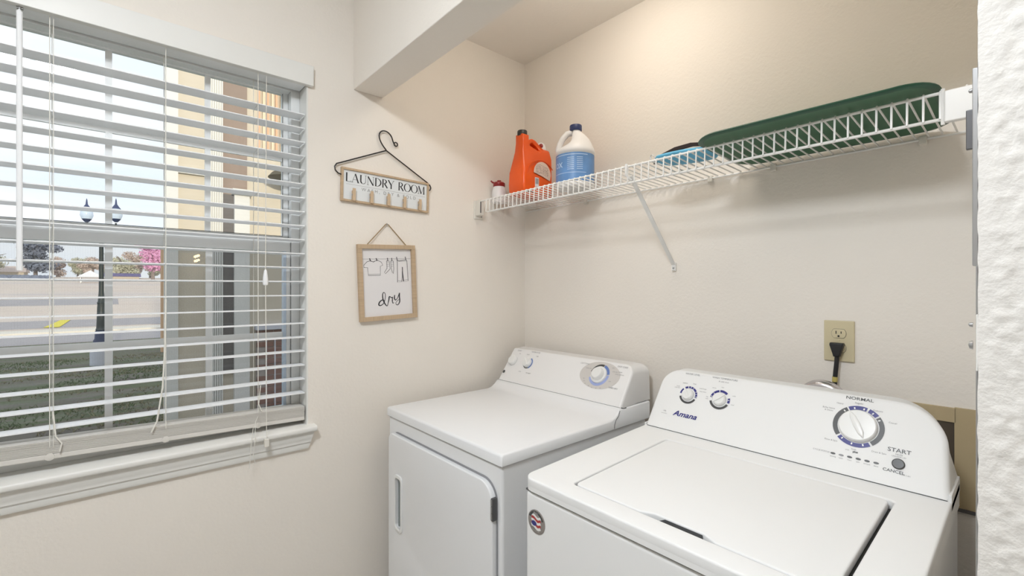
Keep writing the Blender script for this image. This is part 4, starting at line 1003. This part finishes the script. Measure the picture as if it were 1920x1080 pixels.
for s_ in (-1, 1):
    c = Vector((lx_, ly_, 2.79))+dirn*s_*.32; TT = Matrix.Translation(c)
    b = MB().lathe([(.025, .02), (.05, .04), (.085, .09)], 12, TT); ln = build(b, 'lantern', 'bluep', lp)
    b = MB().lathe([(.085, .09), (.112, .17), (.10, .26), (.075, .31)], 12, TT, caps=False); build(b, 'lantern_glass', 'glow', ln)
    b = MB().lathe([(.085, .31), (.05, .36), (.02, .41), (.012, .50), (.002, .54)], 12, TT); build(b, 'finial', 'bluep', ln)
# orange post standing in for a building's farther sunlit brick corner
b = MB(); b.box(-13.45, -13.28, -.585, -.44, ZG, 2.5)
tag(build(b, 'corner_post', 'cornerp', None, .01), 'orange-brown post standing in for a farther brick corner by the cream house', 'post')
# neighbouring house (facade x = -5)
nh = empty('neighbour_house', (-5.5, 2.0, ZG), 'cream neighbouring house wall with downspout, brick base and railing', 'house')
X = -5.0
b = MB().box(X-.25, X-.02, -.97, 6.5, ZG, 6.2).box(X-3, X-.25, -.3, 6.5, ZG, 6.2); build(b, 'wall', 'siding', nh)
b = MB().box(X-.15, X+.02, -1.09, -.965, ZG, 6.2); build(b, 'corner_trim', 'ewhite', nh)
b = MB().box(X-.02, X+.03, -.965, -.665, 2.74, 2.79); build(b, 'ledge', 'ewhite', nh)
b = MB()
b.box(X-.02, X+.02, -.655, -.512, ZG, 6.2)
for k in range(6): b.box(X+.02, X+.04, -.650+.024*k, -.637+.024*k, ZG+.1, 6.2)
build(b, 'downspout', 'ewhite', nh)
b = MB().box(X-.02, X+.012, -.512, -.245, 2.55, 6.2); br_ = build(b, 'brown_panel', 'brown', nh)
for k in range(9): 
    b = MB().box(X+.010, X+.022, -.510, -.247, 2.62+.36*k, 2.64+.36*k); build(b, 'panel_rail', 'brown', br_)
b = MB().box(X-.02, X+.014, -.640, -.395, ZG+.6, 2.55); build(b, 'dark_door_panel', 'brownd', nh)
b = MB().box(X-.02, X+.06, -.395, -.225, ZG, 2.55); build(b, 'pilaster', 'ewhite', nh)
b = MB().box(X-.02, X+.10, -.42, -.20, 2.55, 2.62); build(b, 'pilaster_cap', 'ewhite', nh)
for k in range(13):
    y0 = -.118+.052*k
    b = MB().box(X-.0, X+.022 if k % 2 else X+.010, y0, y0+(.028 if k % 2 else .024), 3.15+(-.22 if k > 2 else 0)*0+(.20 if k >= 6 else 0), 5.4); build(b, 'batten', 'shutter' if k % 2 == 0 else 'shutterl', nh)
b = MB().lathe([(.02, 2.98), (.10, 2.93), (.21, 2.86), (.26, 2.80), (.16, 2.76), (.06, 2.74)], 20, Matrix.Translation((X+.27, .20, 0))); b.box(X-.01, X+.27, .18, .22, 2.93, 2.96)
build(b, 'wall_lamp', 'olive', nh)
b = MB().box(X-.02, X+.035, -.14, 1.2, ZG, .83); mo = build(b, 'mortar_wall', 'mortar', nh)
b = MB().box(X-.02, X+.10, -.16, 1.2, .83, .90); build(b, 'brick_cap', 'conc', mo)
bf = None
for r in range(15):
    for c in range(4):
        y0 = -.14+.205*c+(.1025 if r % 2 else 0); z0 = ZG+.01+.0745*r
        if bf is None:
            b = MB().box(X+.03, X+.045, y0, y0+.195, z0, z0+.064); bf = build(b, 'brick', 'brick', mo); b0 = (y0, z0)
        else:
            q = bf.copy(); COL.objects.link(q); q.location = (random.uniform(-.002, .002), y0-b0[0], z0-b0[1])
rl = MB().tube([(X+.35, -.13, .75), (X+.35, 1.2, .75)], .016, 8); rl.tube([(X+.35, -.13, -.12), (X+.35, 1.2, -.12)], .012, 8); build(rl, 'railing_rail', 'post', nh)
for k in range(9):
    b = MB().tube([(X+.35, -.10+.10*k, ZG), (X+.35, -.10+.10*k, .75)], .008, 6); build(b, 'baluster', 'conc', nh)
b = MB().box(X+.05, X+1.1, -.75, 1.2, ZG, ZG+.02); tag(build(b, 'patio_slab', 'road'), 'grey-blue paved slab at the foot of the neighbouring house', 'paving')
# far buildings
tn = empty('white_tent', (-66, -3.2, fz(-66)), 'white peaked canvas tent far across the field', 'tent')
zt_ = fz(-66)
b = MB().add([(-67, -4.1, zt_+.60), (-67, -2.2, zt_+.60), (-65, -2.2, zt_+.60), (-65, -4.3, zt_+.60), (-66, -3.25, zt_+1.35)], [(0, 1, 4), (1, 2, 4), (2, 3, 4), (3, 0, 4), (3, 2, 1, 0)]); build(b, 'canopy', 'tent', tn)
for (x, y) in ((-66.9, -4.0), (-66.9, -2.5), (-65.1, -4.0), (-65.1, -2.5)):
    b = MB().tube([(x, y, fz(x)), (x, y, zt_+.57)], .04, 6); build(b, 'pole', 'steel', tn)
def house(x, y, w, d, h, rh, wm, rm, label):
    z = fz(x) if x > -82 else fz(-82); e = empty('far_house', (x, y, z), label, 'house')
    build(MB().box(x-d/2, x+d/2, y-w/2, y+w/2, z-.5, z+h), 'wall', wm, e)
    b = MB().add([(x-d/2-.2, y-w/2-.2, z+h), (x+d/2+.2, y-w/2-.2, z+h), (x+d/2+.2, y+w/2+.2, z+h), (x-d/2-.2, y+w/2+.2, z+h), (x, y-w/2-.2, z+h+rh), (x, y+w/2+.2, z+h+rh)], [(0, 1, 4), (1, 2, 5, 4), (2, 3, 5), (3, 0, 4, 5), (3, 2, 1, 0)])
    build(b, 'roof', rm, e)
house(-79, -.4, 3.4, 2.5, .25, .45, 'siding', 'roofp', 'low house with purple-grey roof under the far trees')
house(-86, -13.5, 7, 4, .6, .8, 'siding', 'tr_brown', 'wide low pale house at the left edge of the far field')
# trees
LEAVES = 4200
def tree(x, y, z, r, h, m, label, squash=.8, bare=False, n=9, seed=1):
    rng = random.Random(seed)
    e = empty('tree', (x, y, z), label, 'tree', 'trees along the far edge of the field')
    b = MB().tube([(x, y, z-.3), (x+.05*r, y, z+h*.4), (x, y, z+h*.8)], [.06*r+.06, .05*r+.04, .03], 7)
    for k in range(7):
        a = rng.uniform(0, 2*PI); t = rng.uniform(.3, .7); p = Vector((x, y, z+h*t)); q = p+Vector((math.cos(a)*r*.8, math.sin(a)*r*.8, h*rng.uniform(.15, .4)))
        b.tube([p, (p+q)/2+Vector((0, 0, .1*r)), q], [.04*r, .025*r, .008*r], 5)
    build(b, 'trunk', 'bark', e)
    m_ = MB(); blobs = []
    for k in range(n):
        a = rng.uniform(0, 2*PI); rr_ = r*rng.uniform(.0, .62); blobs.append((Vector((x+math.cos(a)*rr_, y+math.sin(a)*rr_, z+h*(.24+rng.uniform(0, .58)))), r*rng.uniform(.30, .52)))
    for k in range(LEAVES if not bare else LEAVES//2):
        c, sz = rng.choice(blobs); d = Vector((rng.gauss(0, 1), rng.gauss(0, 1), rng.gauss(0, 1))).normalized()
        p = c+Vector((d.x, d.y, d.z*squash))*sz*rng.uniform(.35, 1.08)
        u = Vector((rng.gauss(0, 1), rng.gauss(0, 1), rng.gauss(0, 1))).normalized(); w = u.cross(d+Vector((.01, 0, 0))).normalized(); q = rng.uniform(.09, .19)*(r/2.4)
        m_.add([p-u*q, p+u*q*.6+w*q, p+u*q*.6-w*q], [(0, 1, 2)])
    build(m_, 'crown', m, e, smooth=20, merge=False)
zf_ = fz(-75)
tree(-75, 2.6, zf_, 2.6, 6.2, 'tr_pink', 'tree in bright pink blossom at the far edge of the field', seed=3, n=12)
tree(-86, -.2, zf_, 2.2, 3.6, 'tr_green', 'pale green round tree left of the pink blossom tree', seed=4)
tree(-81, 5.4, zf_, 2.3, 4.2, 'tr_green', 'pale green tree partly behind the cream house corner', seed=8)
tree(-80, -8.6, fz(-80), 2.6, 4.9, 'tr_dark', 'dark blue-green evergreen tree near the left of the window view', .6, seed=5, n=12)
tree(-77, -12.8, fz(-77), 2.6, 4.6, 'tr_green', 'yellow-green tree left of the dark evergreen', seed=6)
for i, (yy, hh) in enumerate(((-6.2, 3.1), (-4.6, 3.6), (-3.0, 3.4), (-1.6, 4.2), (1.2, 4.4), (2.9, 3.8), (-15, 4), (-18, 4.5), (6.5, 5))):
    tree((-92, -98.5)[i % 2], yy*1.2, fz(-82), 1.75, hh, 'tr_brown' if i % 2 == 0 else 'tr_green', ('hazy brown bare tree' if i % 2 == 0 else 'hazy grey-green tree')+' in the far tree line, ' + ['first right of the dark evergreen', 'second right of the dark evergreen', 'just left of the lamp post', 'behind the lamp post', 'behind the pale green round tree', 'behind the pink blossom tree', 'left of the window view', 'at the far left of the tree line', 'right end of the tree line'][i], seed=20+i, n=8)
b = MB()
for k in range(60):
    y = -26+k*.32; b.lathe([(.5, 0), (.55, .3), (.3, .6), (.05, .7)], 8, Matrix.Translation((-74-random.uniform(0, 1.5), y, fz(-75)-.25)))
tag(build(b, 'hedge', 'tr_dark'), 'long low dark hedge crossing the far field at the left', 'hedge')

vs.exposure if False else None
for o in COL.objects:
    n_ = o.name.split('.')[0]
    if n_.endswith('lettering') or n_ in ('dial_tick', 'label_print', 'barcode', 'line_drawing', 'script_word', 'white_print', 'maker_name', 'feet', 'slot', 'ladder_cord', 'gasket', 'crown'):
        o['kind'] = 'stuff'
S.view_settings.exposure = EXPO
